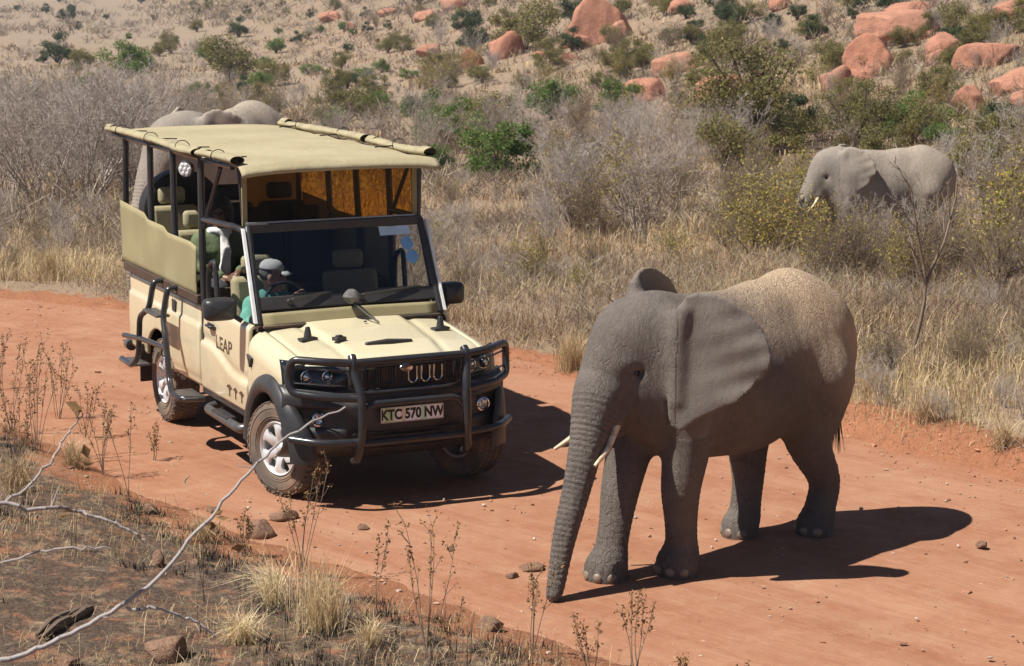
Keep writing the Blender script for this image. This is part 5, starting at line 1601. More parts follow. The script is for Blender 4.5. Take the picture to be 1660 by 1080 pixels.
for k in range(2):
    PR_['tree%d' % k] = crown_proto('tree%d' % k, 110 + k, 3.4, 3.2, 'leaf_olive', 9000 if k else 7500, 0.085, 1.0, 26, 0.07, 'bark_dark', 0.75, 0.35 if k else 0.2)

KIND = dict(bare=('bare_shrub', 'shrub', 'bare grey-twigged shrub'), brown=('twiggy_shrub', 'shrub', 'brown twiggy dry-leaved shrub'),
            yellow=('yellowing_shrub', 'shrub', 'thin shrub with yellowing leaves'), olive=('olive_bush', 'bush', 'rounded olive-green bush'),
            green=('green_bush', 'bush', 'dense bright green bush'), dark=('evergreen_tree', 'tree', 'dark green evergreen tree'), tree=('savanna_tree', 'tree', 'open-crowned savanna tree'))
def plant(kind, idx, pos, scale, where, rs, sq=1.0):
    pr = PR_[kind + str(idx)]
    nm, cat, look = KIND[kind]
    rot = rs.uniform(0, 6.28)
    lab = look + ' ' + where
    if pr['fol'] is None:
        o = bpy.data.objects.new(nm, pr['stem']); link(o)
    else:
        o = bpy.data.objects.new(nm, None); link(o)
        tree = cat == 'tree'
        link(bpy.data.objects.new('trunk' if tree else 'stems', pr['stem']), o)
        link(bpy.data.objects.new('crown' if tree else 'foliage', pr['fol']), o)
    o.location = (float(pos[0]), float(pos[1]), float(pos[2]) - 0.03)
    o.rotation_euler = (0, 0, rot); o.scale = (scale, scale, scale * sq)
    tag(o, lab, cat, lab)
    return o
def px_scale(kind, idx, pos, px):
    """scale that gives the plant a height of px photo pixels where it stands"""
    return px * pos[1] / (FPX * 0.985) / PR_[kind + str(idx)]['h']
VR = np.random.RandomState(77)
def thicket(kinds, n, poly, hpx, where, seed, jit=0.25, minsep=0.0):
    """plants over an area given as photo-pixel rectangles of their feet"""
    rs = np.random.RandomState(seed)
    x0, y0, x1, y1 = poly
    for _ in range(n):
        k = kinds[rs.randint(len(kinds))]
        n_ = len([q for q in PR_ if q.startswith(k)])
        i = rs.randint(n_)
        u, v = rs.uniform(x0, x1), rs.uniform(y0, y1)
        pos = on_ground(u, v)
        t = (v - y0) / max(1, y1 - y0)
        h = (hpx[0] + (hpx[1] - hpx[0]) * t) * rs.uniform(1 - jit, 1 + jit)
        plant(k, i, pos, px_scale(k, i, pos, h), where, rs)
# --- thickets (feet given by where they stand in the survey photograph)
W_L = 'in the grey thicket beyond the road'
thicket(['bare'], 34, (-60, 268, 235, 345), (150, 215), W_L, 1)
thicket(['bare', 'bare', 'brown'], 16, (-60, 215, 420, 268), (85, 125), 'on the slope above the grey thicket', 2)
thicket(['brown', 'yellow', 'bare'], 18, (150, 190, 470, 262), (70, 105), 'on the slope above the grey thicket', 3)
thicket(['bare', 'bare', 'brown'], 26, (690, 225, 1200, 300), (75, 125), 'in the tangle below the rocky hill', 4)
thicket(['bare', 'yellow', 'brown'], 16, (860, 300, 1230, 395), (100, 165), 'in the straw behind the crossing elephant', 5)
thicket(['yellow', 'brown', 'yellow', 'bare'], 15, (1195, 330, 1345, 430), (110, 170), 'beside the elephant in the bush', 6)
thicket(['yellow', 'brown', 'bare', 'brown'], 20, (1290, 442, 1570, 478), (120, 165), 'before the elephant in the bush', 7)
thicket(['brown', 'yellow', 'bare', 'brown'], 17, (1570, 310, 1720, 500), (150, 230), 'on the verge past the bush elephant', 8)
thicket(['yellow', 'brown', 'olive', 'bare'], 18, (1180, 235, 1690, 300), (70, 120), 'at the foot of the rocky hill', 9)
thicket(['bare', 'brown'], 12, (480, 190, 760, 250), (55, 90), 'in the tangle below the rocky hill', 10)
thicket(['olive', 'bare', 'yellow', 'brown'], 120, (690, 90, 1700, 240), (32, 66), 'scattered over the rocky hillside', 11, 0.4)
thicket(['bare', 'olive', 'brown', 'dark'], 130, (540, -14, 1700, 95), (22, 50), 'high on the rocky hillside', 12, 0.4)
thicket(['olive', 'bare', 'green', 'dark', 'bare'], 110, (-20, 36, 660, 190), (14, 36), 'dotted over the pale plain', 13, 0.45)
thicket(['dark', 'olive', 'bare'], 70, (-20, -30, 760, 34), (7, 15), 'in the far belt of bush on the horizon slope', 14, 0.4)
thicket(['bare', 'brown', 'brown', 'bare', 'yellow'], 34, (690, 300, 1010, 480), (45, 95), 'low in the straw beyond the bonnet', 15, 0.4)
thicket(['brown', 'bare', 'brown'], 30, (1400, 470, 1700, 690), (45, 100), 'low in the straw above the cut bank', 16, 0.4)
thicket(['bare', 'brown'], 14, (-30, 345, 200, 455), (40, 90), 'low in the straw below the grey thicket', 17, 0.4)
thicket(['brown', 'yellow'], 12, (1010, 395, 1400, 440), (60, 100), 'low in the straw above the crossing elephant', 18, 0.3)
# --- single plants that stand out
def single(kind, i, u, v, hpx, where, sq=1.0):
    p = on_ground(u, v); rs = np.random.RandomState(int(u * 7 + v))
    plant(kind, i, p, px_scale(kind, i, p, hpx) / (1 if sq == 1 else sq), where, rs, sq)
for kind, i, u, v, hp, where, sq in (
    ('tree', 0, 1228, 252, 205, 'with a dark forked trunk at the foot of the rocky hill', 1.0), ('tree', 1, 1392, 250, 128, 'spreading wide above the elephant in the bush', 1.0),
    ('dark', 0, 1290, 235, 90, 'growing against the forked tree', 1.0), ('green', 0, 1480, 235, 88, 'between the olive tree and the red cliff', 1.0), ('dark', 1, 1625, 232, 84, 'below the red cliff', 1.0), ('green', 2, 1530, 243, 52, 'in front of the red cliff', 1.0),
    ('green', 1, 808, 292, 108, 'standing alone in the straw behind the bonnet', 1.0), ('green', 0, 735, 243, 88, 'next to the canopy corner', 1.0), ('green', 2, 700, 285, 58, 'low beside the canopy corner', 1.0), ('olive', 0, 555, 208, 78, 'behind the canopy roll', 1.0), ('green', 1, 535, 218, 50, 'behind the canopy roll, yellowish and low', 1.0),
    ('green', 0, 690, 205, 62, 'on the grassy slope past the canopy', 1.0), ('green', 2, 895, 195, 74, 'under the first red boulders', 1.0), ('green', 1, 1005, 185, 64, 'under the round red boulder', 1.0), ('olive', 2, 1100, 178, 34, 'next to the flat red boulder', 1.0),
    ('green', 1, 590, 127, 18, 'low and wide on the pale slope', 0.55), ('green', 0, 660, 128, 18, 'low and wide on the pale slope', 0.55), ('green', 2, 502, 122, 20, 'low and wide on the pale slope', 0.6),
    ('olive', 1, 372, 138, 86, 'large and pale at the edge of the plain', 1.0), ('dark', 0, 96, 106, 56, 'at the edge of the grey thicket', 1.0), ('green', 0, 205, 128, 66, 'in front of the plain', 1.0), ('olive', 2, 258, 92, 26, 'small and round on the plain', 1.0), ('dark', 1, 108, 38, 30, 'lone and wide-crowned on the plain', 1.0), ('dark', 0, 388, 62, 36, 'upright on the plain', 1.0),
    ('olive', 0, 440, 140, 50, 'reddish and thin beside the large olive bush', 1.0), ('dark', 1, 757, 60, 54, 'below the top boulders', 1.0), ('dark', 0, 935, 45, 66, 'against the tall red boulder', 1.0), ('olive', 1, 850, 82, 88, 'yellowish and tall beside the tall red boulder', 1.0), ('olive', 2, 1028, 110, 50, 'rounded among the hillside rocks', 1.0), ('olive', 0, 890, 120, 46, 'pale green below the tall red boulder', 1.0),
    ('dark', 1, 1252, 48, 34, 'on the hillside above the forked tree', 1.0), ('olive', 2, 1185, 78, 48, 'golden on the bare hillside', 1.0), ('dark', 0, 1445, 26, 60, 'with a pale trunk at the top of the hill', 1.0), ('olive', 1, 1530, 60, 58, 'among the upper red rocks', 1.0), ('olive', 0, 1630, 60, 54, 'round and green beside the weathered red rock', 1.0), ('dark', 0, 592, 30, 20, 'beside the small far rocks', 1.0),
    ('yellow', 0, 905, 300, 95, 'with bright leaf tips behind the young elephant', 1.0)):
    single(kind, i, u, v, hp, where, sq)
# the bare sapling on the verge
def sapling():
    p = on_ground(1478, 588)
    pl = Plant(301)
    h = 1.75
    pl.branch((0, 0, -0.05), (0.02, 0, 1), h * 0.5, 0.032, 0, 5, 0.12, 0.1)
    fork = np.array(pl.segs[-1][3:6])
    for d, L in (((0.38, 0.1, 1), 1.15), ((-0.08, 0.05, 1), 1.0), ((-0.4, -0.1, 0.8), 0.6)):
        pl.branch(fork - np.array([0, 0, 0.02]), d, L, 0.018, 2, 5, 0.18, 0.05, (1, 2), (0.4, 0.8), 0.5, 0.003)
    V, F = seg_mesh(pl.segs, 5)
    o = mesh_obj('sapling', fast_mesh('sapling', V, F, True), 'twig_brown')
    o.location = p
    tag(o, 'leafless forked sapling standing alone in the straw right of the crossing elephant', 'sapling')
sapling()

# --- dry grass (nobody could count it)
def blades(P, Hh, Wd, az, lean, rs, tint):
    n = len(P)
    side = np.stack([-np.sin(az + rs.uniform(-1, 1, n)), np.cos(az + rs.uniform(-1, 1, n)), np.zeros(n)], 1)
    dr = np.stack([np.cos(az), np.sin(az), np.zeros(n)], 1)
    up = np.array([0, 0, 1.0])
    w = Wd[:, None] * 0.5
    mid = P + up * (Hh * 0.55)[:, None] + dr * (lean * Hh * 0.25)[:, None]
    tip = P + up * (Hh * np.sqrt(np.maximum(0.1, 1 - 0.55 * lean ** 2)))[:, None] + dr * (lean * Hh * 0.85)[:, None]
    V = np.stack([P - side * w, P + side * w, mid + side * w * 0.8, mid - side * w * 0.8, tip], 1)
    b = (np.arange(n) * 5)[:, None]
    F = np.concatenate([b + np.array([[0, 1, 2]]), b + np.array([[0, 2, 3]]), b + np.array([[3, 2, 4]])], 0)
    return V.reshape(-1, 3), F, np.repeat(tint, 5)
def grass_field(name, n_cl, per, d0, d1, hgt, wid, seed, label, xr=1.12, mat='dry_grass', power=1.0, cover=None):
    rs = np.random.RandomState(seed)
    d = d0 + (d1 - d0) * rs.rand(n_cl) ** power
    x = d * 0.2372 * 1.02 * rs.uniform(-xr, xr, n_cl)
    s, e = edges(x, d)
    C = np.stack([x, d], 1)
    ok = (s > 0.25 + 0.35 * rs.rand(n_cl)) & (vnoise(C, 0.9, 21, 3) > -0.45 + 0.6 * rs.rand(n_cl))
    x, d, C = x[ok], d[ok], C[ok]
    nc = len(x)
    m = per
    cx = np.repeat(x, m) + rs.normal(size=nc * m) * 0.10 * (1 + np.repeat(d, m) / 40); cy = np.repeat(d, m) + rs.normal(size=nc * m) * 0.12 * (1 + np.repeat(d, m) / 40)
    s2, _ = edges(cx, cy)
    keep = s2 > 0.08
    ht = hgt * rs.uniform(0.35, 1.2, nc); tn = np.clip(0.52 + 0.22 * vnoise(C, 0.5, 5, 3) + 0.16 * rs.normal(size=nc), 0, 1)
    red = vnoise(C, 0.8, 31, 2) > 0.55
    tn = np.where(red, tn * 0.35, tn)
    H_ = np.repeat(ht, m) * rs.uniform(0.5, 1.15, nc * m)
    edge_low = np.clip(np.repeat(np.maximum(s[ok], 0), m) / 1.6, 0.35, 1)
    H_ = H_ * edge_low
    W_ = wid * (0.6 + 0.8 * rs.rand(nc * m)) * np.repeat(np.maximum(1, d / 26), m)
    z = zt(cx, cy) - 0.02
    V, F, T = blades(np.stack([cx, cy, z], 1)[keep], H_[keep], W_[keep], rs.uniform(0, 6.28, nc * m)[keep], np.clip(rs.normal(0.60, 0.38, nc * m), 0, 1.3)[keep], rs, np.clip(np.repeat(tn, m) + rs.normal(size=nc * m) * 0.12, 0, 1)[keep])
    tag(mesh_obj(name, fast_mesh(name, V, F, False, T), mat), label, 'grass', kind='stuff')
grass_field('verge_grass', 9500, 13, 17.0, 36, 0.37, 0.0075, 5, 'tall dry straw-coloured grass filling the ground beyond the road', power=1.25)
grass_field('slope_grass', 8000, 9, 34, 80, 0.40, 0.011, 6, 'dry grass of the middle slope below the bushes', power=1.3)
grass_field('far_grass', 5200, 7, 75, 230, 0.42, 0.018, 7, 'pale dry grass of the far plain and hillside', power=1.4)

def tangle(name, n_cl, per, d0, d1, size, wid, seed, label, power=1.3, up=0.35, thresh=-0.2, cat='scrub'):
    """low dead scrub: short crossing twigs in clumps"""
    rs = np.random.RandomState(seed)
    d = d0 + (d1 - d0) * rs.rand(n_cl) ** power
    x = d * 0.242 * rs.uniform(-1.12, 1.12, n_cl)
    s, e = edges(x, d)
    C = np.stack([x, d], 1)
    hillm = sstep(-8, 10, (x - 14) * 0.976 + (d - 52) * 0.219)
    thr = thresh + np.where(d > 75, (1 - hillm) * 0.75, 0)
    ok = (s > 0.5) & (vnoise(C, 0.35, seed, 3) + 0.35 * rs.normal(size=n_cl) > thr)
    x, d, C = x[ok], d[ok], C[ok]; nc = len(x); m = per
    sz = np.repeat(size * rs.uniform(0.5, 1.4, nc) * np.maximum(1, d / 70), m)
    o = rs.normal(size=(nc * m, 3)) * np.array([0.55, 0.55, 0.0])
    P = np.stack([np.repeat(x, m), np.repeat(d, m), np.repeat(zt(x, d), m)], 1) + o * sz[:, None]
    P[:, 2] += sz * np.abs(rs.normal(size=nc * m)) * 0.35
    dr = rs.normal(size=(nc * m, 3)); dr[:, 2] = np.abs(dr[:, 2]) * 0.8 + up; dr /= np.linalg.norm(dr, axis=1)[:, None]
    sd = np.cross(dr, rs.normal(size=(nc * m, 3))); sd /= np.linalg.norm(sd, axis=1)[:, None]
    L = sz * rs.uniform(0.4, 1.0, nc * m); w = wid * np.repeat(np.maximum(1, d / 28), m)
    V = np.stack([P - sd * w[:, None] * 0.5, P + sd * w[:, None] * 0.5, P + dr * L[:, None] + sd * w[:, None] * 0.2, P + dr * L[:, None] - sd * w[:, None] * 0.2], 1)
    F = (np.arange(nc * m) * 4)[:, None] + np.arange(4)[None]
    tn = np.clip(np.repeat(0.45 + 0.3 * vnoise(C, 0.6, seed + 3, 3) + 0.2 * rs.normal(size=nc), m) + 0.15 * rs.normal(size=nc * m), 0, 1)
    tag(mesh_obj(name, fast_mesh(name, V.reshape(-1, 3), F, False, np.repeat(tn, 4)), 'scrub'), label, cat, kind='stuff')
leaf_material('scrub', [(0.0, (0.15, 0.105, 0.075)), (0.35, (0.27, 0.21, 0.165)), (0.6, (0.38, 0.315, 0.255)), (0.8, (0.32, 0.27, 0.14)), (1.0, (0.18, 0.18, 0.07))], 0.2, 0.8)
tangle('dead_forbs', 8000, 16, 17.5, 45, 0.30, 0.0065, 41, 'brittle grey and brown dead forbs tangled through the straw')
tangle('slope_scrub', 4800, 18, 40, 110, 0.42, 0.011, 42, 'low grey-brown scrub covering the slope and hill foot')
tangle('far_scrub', 7000, 26, 90, 420, 0.26, 0.009, 43, 'low mottled scrub of the far hillside and plain', 1.25)
# ================================================================ BOULDERS and the two other elephants
def rock_material(name, c1, c2, c3):
    t = NT(name)
    p = t.tc('Object'); oi = t.add('ShaderNodeObjectInfo')
    n = t.noise(p, 2.4, 7, 0.65); f = t.noise(p, 17, 6, 0.7)
    col = t.mix(t.ramp(n, [(0.32, 0.0), (0.68, 1.0)]), c1, c2)
    col = t.mix(t.ramp(f, [(0.5, 0.0), (0.75, 0.7)]), col, c3)
    col = t.mix(t.math('MULTIPLY', oi.outputs['Random'], 0.3), col, c3)
    col = t.mix(t.ramp(t.noise(t.mapped(p, (1, 1, 0.35)), 5, 6, 0.7), [(0.50, 0.0), (0.70, 0.6)]), col, (0.17, 0.095, 0.07))
    t.setc(col); t.set('Roughness', 0.92).set('Specular IOR Level', 0.2)
    cr = t.ramp(t.voro(t.mapped(p, (1, 1, 1.7), (0.3, 0.2, 0)), 2.6, 'DISTANCE_TO_EDGE'), [(0.0, 0.0), (0.07, 1.0)])
    t.bump(t.math('ADD', t.math('MULTIPLY', n, 0.8), t.math('ADD', t.math('MULTIPLY', f, 0.35), t.math('MULTIPLY', cr, 0.05))), 0.9, 0.10)
    MATS[name] = t.m
rock_material('rock_red', (0.43, 0.195, 0.125), (0.33, 0.135, 0.085), (0.47, 0.275, 0.20))
rock_material('rock_brown', (0.40, 0.225, 0.145), (0.48, 0.30, 0.205), (0.33, 0.21, 0.155))
def rock_mesh(name, seed, sub=4, facets=9, rough=0.10):
    rs = np.random.RandomState(seed)
    bm = bmesh.new(); bmesh.ops.create_icosphere(bm, subdivisions=sub, radius=1.0)
    V = np.array([v.co[:] for v in bm.verts]); F = np.array([[v.index for v in f.verts] for f in bm.faces]); bm.free()
    nrm = rs.normal(size=(facets, 3)); nrm /= np.linalg.norm(nrm, axis=1)[:, None]; off = rs.uniform(0.5, 0.82, facets)
    for n_, o_ in zip(nrm, off):          # planes split off the sphere, as weathered joints do
        dd = V @ n_ - o_
        V = V - np.maximum(dd, 0)[:, None] * n_ * 0.97
    N = V / np.linalg.norm(V, axis=1)[:, None]
    V = V + N * (rough * vnoise(V, 2.2, seed, 4) + 0.25 * rough * vnoise(V, 9, seed + 1, 3))[:, None]
    V[:, 2] = np.maximum(V[:, 2], -0.55)
    return fast_mesh(name, V, F, True)
RK = [rock_mesh('boulder%d' % k, 200 + k, 4, 9 + k % 5, 0.13) for k in range(6)]
for me in RK: me.materials.append(MATS['rock_red'])
def boulder(u, v, w, h, label, k, tilt=0.0):
    p = on_ground(u, v + h * 0.42)
    s = p[1] / FPX
    o = bpy.data.objects.new('boulder', RK[k % 6]); link(o)
    rs = random.Random(int(u * 3 + v))
    sx, sz = w * s * 0.76, h * s * 0.92
    o.scale = (sx, sx * rs.uniform(0.75, 1.0), sz)
    o.rotation_euler = (0, tilt, rs.uniform(-0.5, 0.5))
    o.location = (p[0], p[1], p[2] + sz * 0.30)
    tag(o, label, 'boulder', 'red boulders of the rocky hill')
for k, (u, v, w, h, lab, tl) in enumerate((
    (972, 42, 64, 66, 'tallest red boulder on the hillside, with a smooth rounded top', 0.1), (938, 52, 30, 34, 'dark cracked boulder leaning against the tallest red boulder', 0.3), (1000, 54, 26, 30, 'small red boulder at the foot of the tallest one', 0.0), (926, 70, 26, 18, 'low rust-coloured boulder below the dark cracked one', 0.0), (955, 66, 40, 22, 'flat red slab under the tallest boulder', 0.0),
    (817, 78, 42, 40, 'red boulder standing alone beside the yellowish tree', 0.0), (765, 97, 24, 26, 'small dusky boulder in the grass left of the lone red one', 0.0), (698, 82, 36, 20, 'low red boulder with green bushes at its foot', 0.0), (685, 27, 30, 16, 'small dark red rock at the hill crest', 0.0), (627, 20, 24, 12, 'pale red rock on the far crest', 0.0), (540, 27, 28, 13, 'pair-like pale red rock on the far plain edge', 0.0), (740, 4, 46, 22, 'pink boulder on the skyline of the hill', 0.0), (567, 43, 16, 11, 'tiny pale rock on the far plain', 0.0),
    (1044, 148, 52, 40, 'rounded red boulder over the green bush', 0.0), (1096, 107, 60, 32, 'broad low red boulder in mid hillside', 0.0), (1172, 147, 76, 46, 'big round red boulder left of the forked tree', 0.1), (1135, 172, 28, 16, 'small red rock in front of the big round one', 0.0), (1353, 128, 38, 34, 'pinkish boulder right of the forked tree', 0.0),
    (1414, 96, 62, 50, 'triangular red boulder with a dark shaded face', 0.45), (1400, 122, 40, 20, 'dark slab under the triangular boulder', 0.0), (1455, 46, 104, 52, 'great sloping red outcrop near the hilltop', 0.15), (1475, 20, 70, 30, 'upper ledge of the great sloping outcrop', 0.0), (1537, 76, 58, 34, 'square red block with a fissure on the upper hill', -0.1), (1516, 96, 30, 22, 'small block under the square red one', 0.0), (1594, 92, 68, 38, 'tilted red slab beyond the square red block', -0.35), (1572, 165, 52, 50, 'pale red boulder behind the grey shrubs', 0.0), (1640, 138, 60, 34, 'red ledge at the edge of the hillside', -0.2), (1655, 165, 34, 28, 'rust boulder below the red ledge', 0.0),
    (1110, 10, 40, 18, 'small red rock high on the bare hillside', 0.0), (1262, 8, 30, 20, 'pink slab high above the forked tree', 0.3), (925, 96, 26, 16, 'flat red rock below the low rust boulder', 0.0), (880, 90, 24, 14, 'half-buried red rock in the grass', 0.0), (1240, 120, 26, 16, 'half-buried red rock behind the forked tree', 0.0), (1640, 20, 50, 26, 'weathered red rock above the red ledge', 0.0), (1330, 50, 34, 18, 'grey-red rock on the bare upper slope', 0.0))):
    boulder(u, v, w, h, lab, k, tl)

# elephant behind the vehicle, its back showing above the canopy
p2 = np.array([-3.66, 27.1])
elephant('elephant', 'large elephant walking behind the vehicle, its back showing above the canopy', (p2[0], p2[1], gz(*p2)), math.radians(252),
         [(0.85, -0.2), (0.60, 0.2), (-0.62, -0.2), (-0.92, 0.2)], math.radians(-25), [(1.12, -0.24, 1.12, 0.165), (1.24, -0.31, 0.78, 0.12), (1.28, -0.33, 0.42, 0.09), (1.26, -0.33, 0.14, 0.065)],
         h=0.026, skin='elephant_skin_dusty', scale=1.235)
# elephant in the bush on the right
q3 = np.array([5.52, 32.6])
elephant('elephant', 'pale dusty elephant standing side-on among the shrubs', (q3[0], q3[1], gz(*q3)), math.radians(186),
         [(0.75, -0.2), (0.50, 0.2), (-0.62, -0.2), (-0.95, 0.2)], math.radians(0), [(1.20, 0.0, 1.08, 0.165), (1.30, 0.0, 0.75, 0.12), (1.30, 0.0, 0.40, 0.09), (1.22, 0.0, 0.14, 0.065)],
         h=0.028, skin='elephant_skin_dusty', scale=0.885)
# ================================================================ FOREGROUND BANK
RS = [rock_mesh('stone%d' % k, 300 + k, 3, 9, 0.07) for k in range(4)]
for me in RS: me.materials.append(MATS['rock_brown'])
for k, (u, v, w, h, lab) in enumerate(((272, 1052, 76, 56, 'largest rounded brown stone lying on the burnt bank'), (108, 1074, 46, 24, 'half-buried stone beside the largest one on the burnt bank'), (256, 908, 30, 34, 'upright tan stone among the charred stubble'), (424, 864, 48, 44, 'reddish wedge-shaped stone at the road edge casting a dark shadow'), (460, 849, 48, 20, 'flat pale stone behind the reddish wedge-shaped one'),
    (792, 1012, 54, 32, 'low brown stone below the dry weeds'), (690, 1038, 32, 28, 'small grey-brown stone in the straw'), (858, 936, 46, 18, 'grey stone near the tip of the elephant trunk'), (830, 950, 22, 13, 'small chip of stone close to the trunk tip'), (240, 826, 34, 20, 'weathered stone on the bank by the fallen stick'), (1592, 898, 24, 12, 'lone grey pebble-like stone out on the open road'), (590, 868, 20, 12, 'pale stone on the road edge behind a dry weed'), (345, 832, 26, 14, 'small red stone touching the fallen stick'), (730, 905, 16, 10, 'tiny stone in the road gravel below the bumper'))):
    p = on_ground(u, v + h * 0.3)
    sc = p[1] / FPX
    o = bpy.data.objects.new('stone', RS[k % 4]); link(o)
    r = random.Random(k)
    o.scale = (w * sc * 0.55, w * sc * 0.5, h * sc * 0.62); o.rotation_euler = (0, r.uniform(-0.2, 0.2), r.uniform(0, 6.28) if w - h < 20 else r.uniform(-0.4, 0.4))
    zg = max(p[2], 0.0)
    o.location = (p[0], p[1], zg + h * sc * 0.22)
    tag(o, lab, 'stone', 'loose stones in the foreground')

def weed(u, v, hpx, n, lab, seed, heads=True, spread=0.16, dark=False):
    """dead upright weed: thin stems forking near the top, dry seed heads"""
    p = on_ground(u, v); rs = np.random.RandomState(seed)
    h = hpx * p[1] / FPX
    pl = Plant(seed); tips = []
    for k in range(n):
        a = rs.uniform(0, 6.28); d = np.array([math.cos(a) * spread, math.sin(a) * spread, 1.0]); L = h * rs.uniform(0.7, 1.0)
        q = np.array([rs.uniform(-.02, .02), rs.uniform(-.02, .02), -0.03]); dd = d / np.linalg.norm(d)
        for i in range(7):
            dd = dd + rs.normal(size=3) * 0.045; dd /= np.linalg.norm(dd)
            q2 = q + dd * L / 7
            pl.segs.append((*q, *q2, 0.0034 * (1 - 0.08 * i), 0.0034 * (1 - 0.08 * (i + 1))))
            q = q2
            if i >= 3 and heads:
                for _ in range(rs.randint(1, 3)):
                    b = dd + rs.normal(size=3) * 0.32; b /= np.linalg.norm(b)
                    e = q + b * L * rs.uniform(0.06, 0.15)
                    pl.segs.append((*q, *e, 0.002, 0.0014)); tips.append(e)
        tips.append(q)
    V, F = seg_mesh(pl.segs, 4)
    root = thing('dry_weed', lab, 'weed', p, 0, 'dead weeds on the foreground bank')
    mesh_obj('stems', fast_mesh('weed_stems', V, F, True), 'bark_dark' if dark else 'twig_brown', root)
    if heads:
        T = np.array(tips); idx = np.repeat(np.arange(len(T)), 7)
        P = T[idx] + rs.normal(size=(len(idx), 3)) * np.array([0.008, 0.008, 0.016])
        me = leaf_mesh('seed_heads', P, 0.020, rs, 0.6)
        tag(mesh_obj('seed_heads', me, 'seed_brown', root), kind='stuff')
for k, a in enumerate(((490, 935, 200, 6, 'tall dry weed in front of the front wheel, full of seed heads'), (612, 1005, 180, 2, 'single-stemmed dry weed right of the pale straw tuft'), (690, 1075, 255, 5, 'tallest dry weed with several forked seed heads on the road edge'), (862, 1065, 185, 4, 'dry weed left of the elephant trunk tip'), (1030, 1090, 150, 5, 'bushy brown seed head in front of the elephant front foot'), (1108, 1110, 66, 2, 'short dry weed on the open road edge'), (1200, 1112, 46, 3, 'lowest dry weed at the open road edge'),
    (95, 690, 130, 6, 'brittle dead weed behind the wispy one on the bank'), (35, 790, 170, 7, 'thicket-like dead weed over the burnt bank'), (165, 770, 120, 6, 'small branching dead weed near the slender stalk'), (0, 640, 110, 6, 'pale dead weed at the far end of the bank'), (250, 760, 80, 4, 'low dead weed by the fallen stick'), (395, 905, 90, 5, 'low dead weed beside the reddish wedge-shaped stone'),
    (60, 735, 190, 7, 'wispy dead weed on the bank left of the vehicle step'), (20, 700, 150, 5, 'thin dead weed beside the wispy one on the bank'), (208, 815, 190, 2, 'slender dead stalk standing between bank and rear wheel'), (140, 720, 110, 5, 'low twiggy dead weed at the road edge'), (740, 1090, 120, 3, 'sparse dead weed next to the tallest one'), (960, 1100, 120, 4, 'sparse dry weed below the elephant trunk'))):
    weed(*a, seed=500 + k)
for k, (u, v, h, n, lab) in enumerate(((760, 1085, 110, 3, 'dark burnt stalks next to the tallest dry weed'), (838, 1095, 90, 2, 'dark burnt stalks below the low brown stone'), (700, 1078, 95, 3, 'dark burnt stalks in front of the straw tuft'), (905, 1100, 80, 2, 'short dark burnt stalks below the trunk tip'), (120, 900, 90, 3, 'blackened stalks on the burnt bank'), (330, 980, 120, 2, 'two thin blackened stalks behind the largest stone'))):
    weed(u, v, h, n, lab, 560 + k, heads=False, spread=0.1, dark=True)

def tuft(u, v, hpx, n, lab, seed, lean=0.5, mat='pale_grass', az=None, wid=0.0045):
    p = on_ground(u, v); rs = np.random.RandomState(seed)
    h = hpx * p[1] / FPX
    P = rs.normal(size=(n, 3)) * np.array([0.06, 0.06, 0]) * (h / 0.5)
    A = rs.uniform(0, 6.28, n) if az is None else rs.normal(az, 0.9, n)
    V, F, T = blades(P, h * rs.uniform(0.4, 1.1, n), wid * rs.uniform(0.6, 1.3, n), A, np.clip(rs.normal(lean, 0.35, n), 0, 1.4), rs, np.clip(rs.normal(0.6, 0.25, n), 0, 1))
    o = mesh_obj('grass_tuft', fast_mesh('grass_tuft', V, F, False, T), mat)
    o.location = (p[0], p[1], p[2] - 0.02)
    tag(o, lab, 'grass tuft', 'grass tufts by the road')
tuft(520, 1025, 150, 420, 'pale upright straw tuft on the bank below the front wheel', 1, 0.35)
tuft(450, 985, 100, 300, 'pale straw tuft flopping over the burnt bank', 2, 0.9, az=2.6)
tuft(30, 800, 90, 300, 'brownish straw tuft on the bank by the thicket-like weed', 11, 0.7, 'dry_grass')
tuft(330, 880, 60, 260, 'low straw tuft between the stones on the bank', 12, 0.9, 'dry_grass')
tuft(120, 760, 70, 260, 'straw tuft on the bank edge facing the rear wheel', 13, 0.8, 'dry_grass')
tuft(390, 1045, 80, 300, 'straw tuft right of the largest stone', 14, 0.9)
tuft(600, 1050, 70, 160, 'thin straw tuft at the foot of the single-stemmed weed', 3, 0.7)
tuft(80, 455, 75, 420, 'rusty red-brown grass tuft at the road edge behind the vehicle', 4, 0.45, 'dry_grass')
tuft(925, 600, 85, 420, 'rounded brown grass tuft beside the young elephant forehead', 5, 0.5, 'dry_grass')
tuft(1625, 735, 70, 260, 'straw tuft hanging over the red cut bank', 6, 0.8, 'dry_grass')
tuft(1500, 690, 60, 260, 'straw tuft on the lip of the red cut bank', 7, 0.7, 'dry_grass')
tuft(1420, 640, 60, 260, 'straw tuft behind the hind leg of the young elephant', 8, 0.6, 'dry_grass')

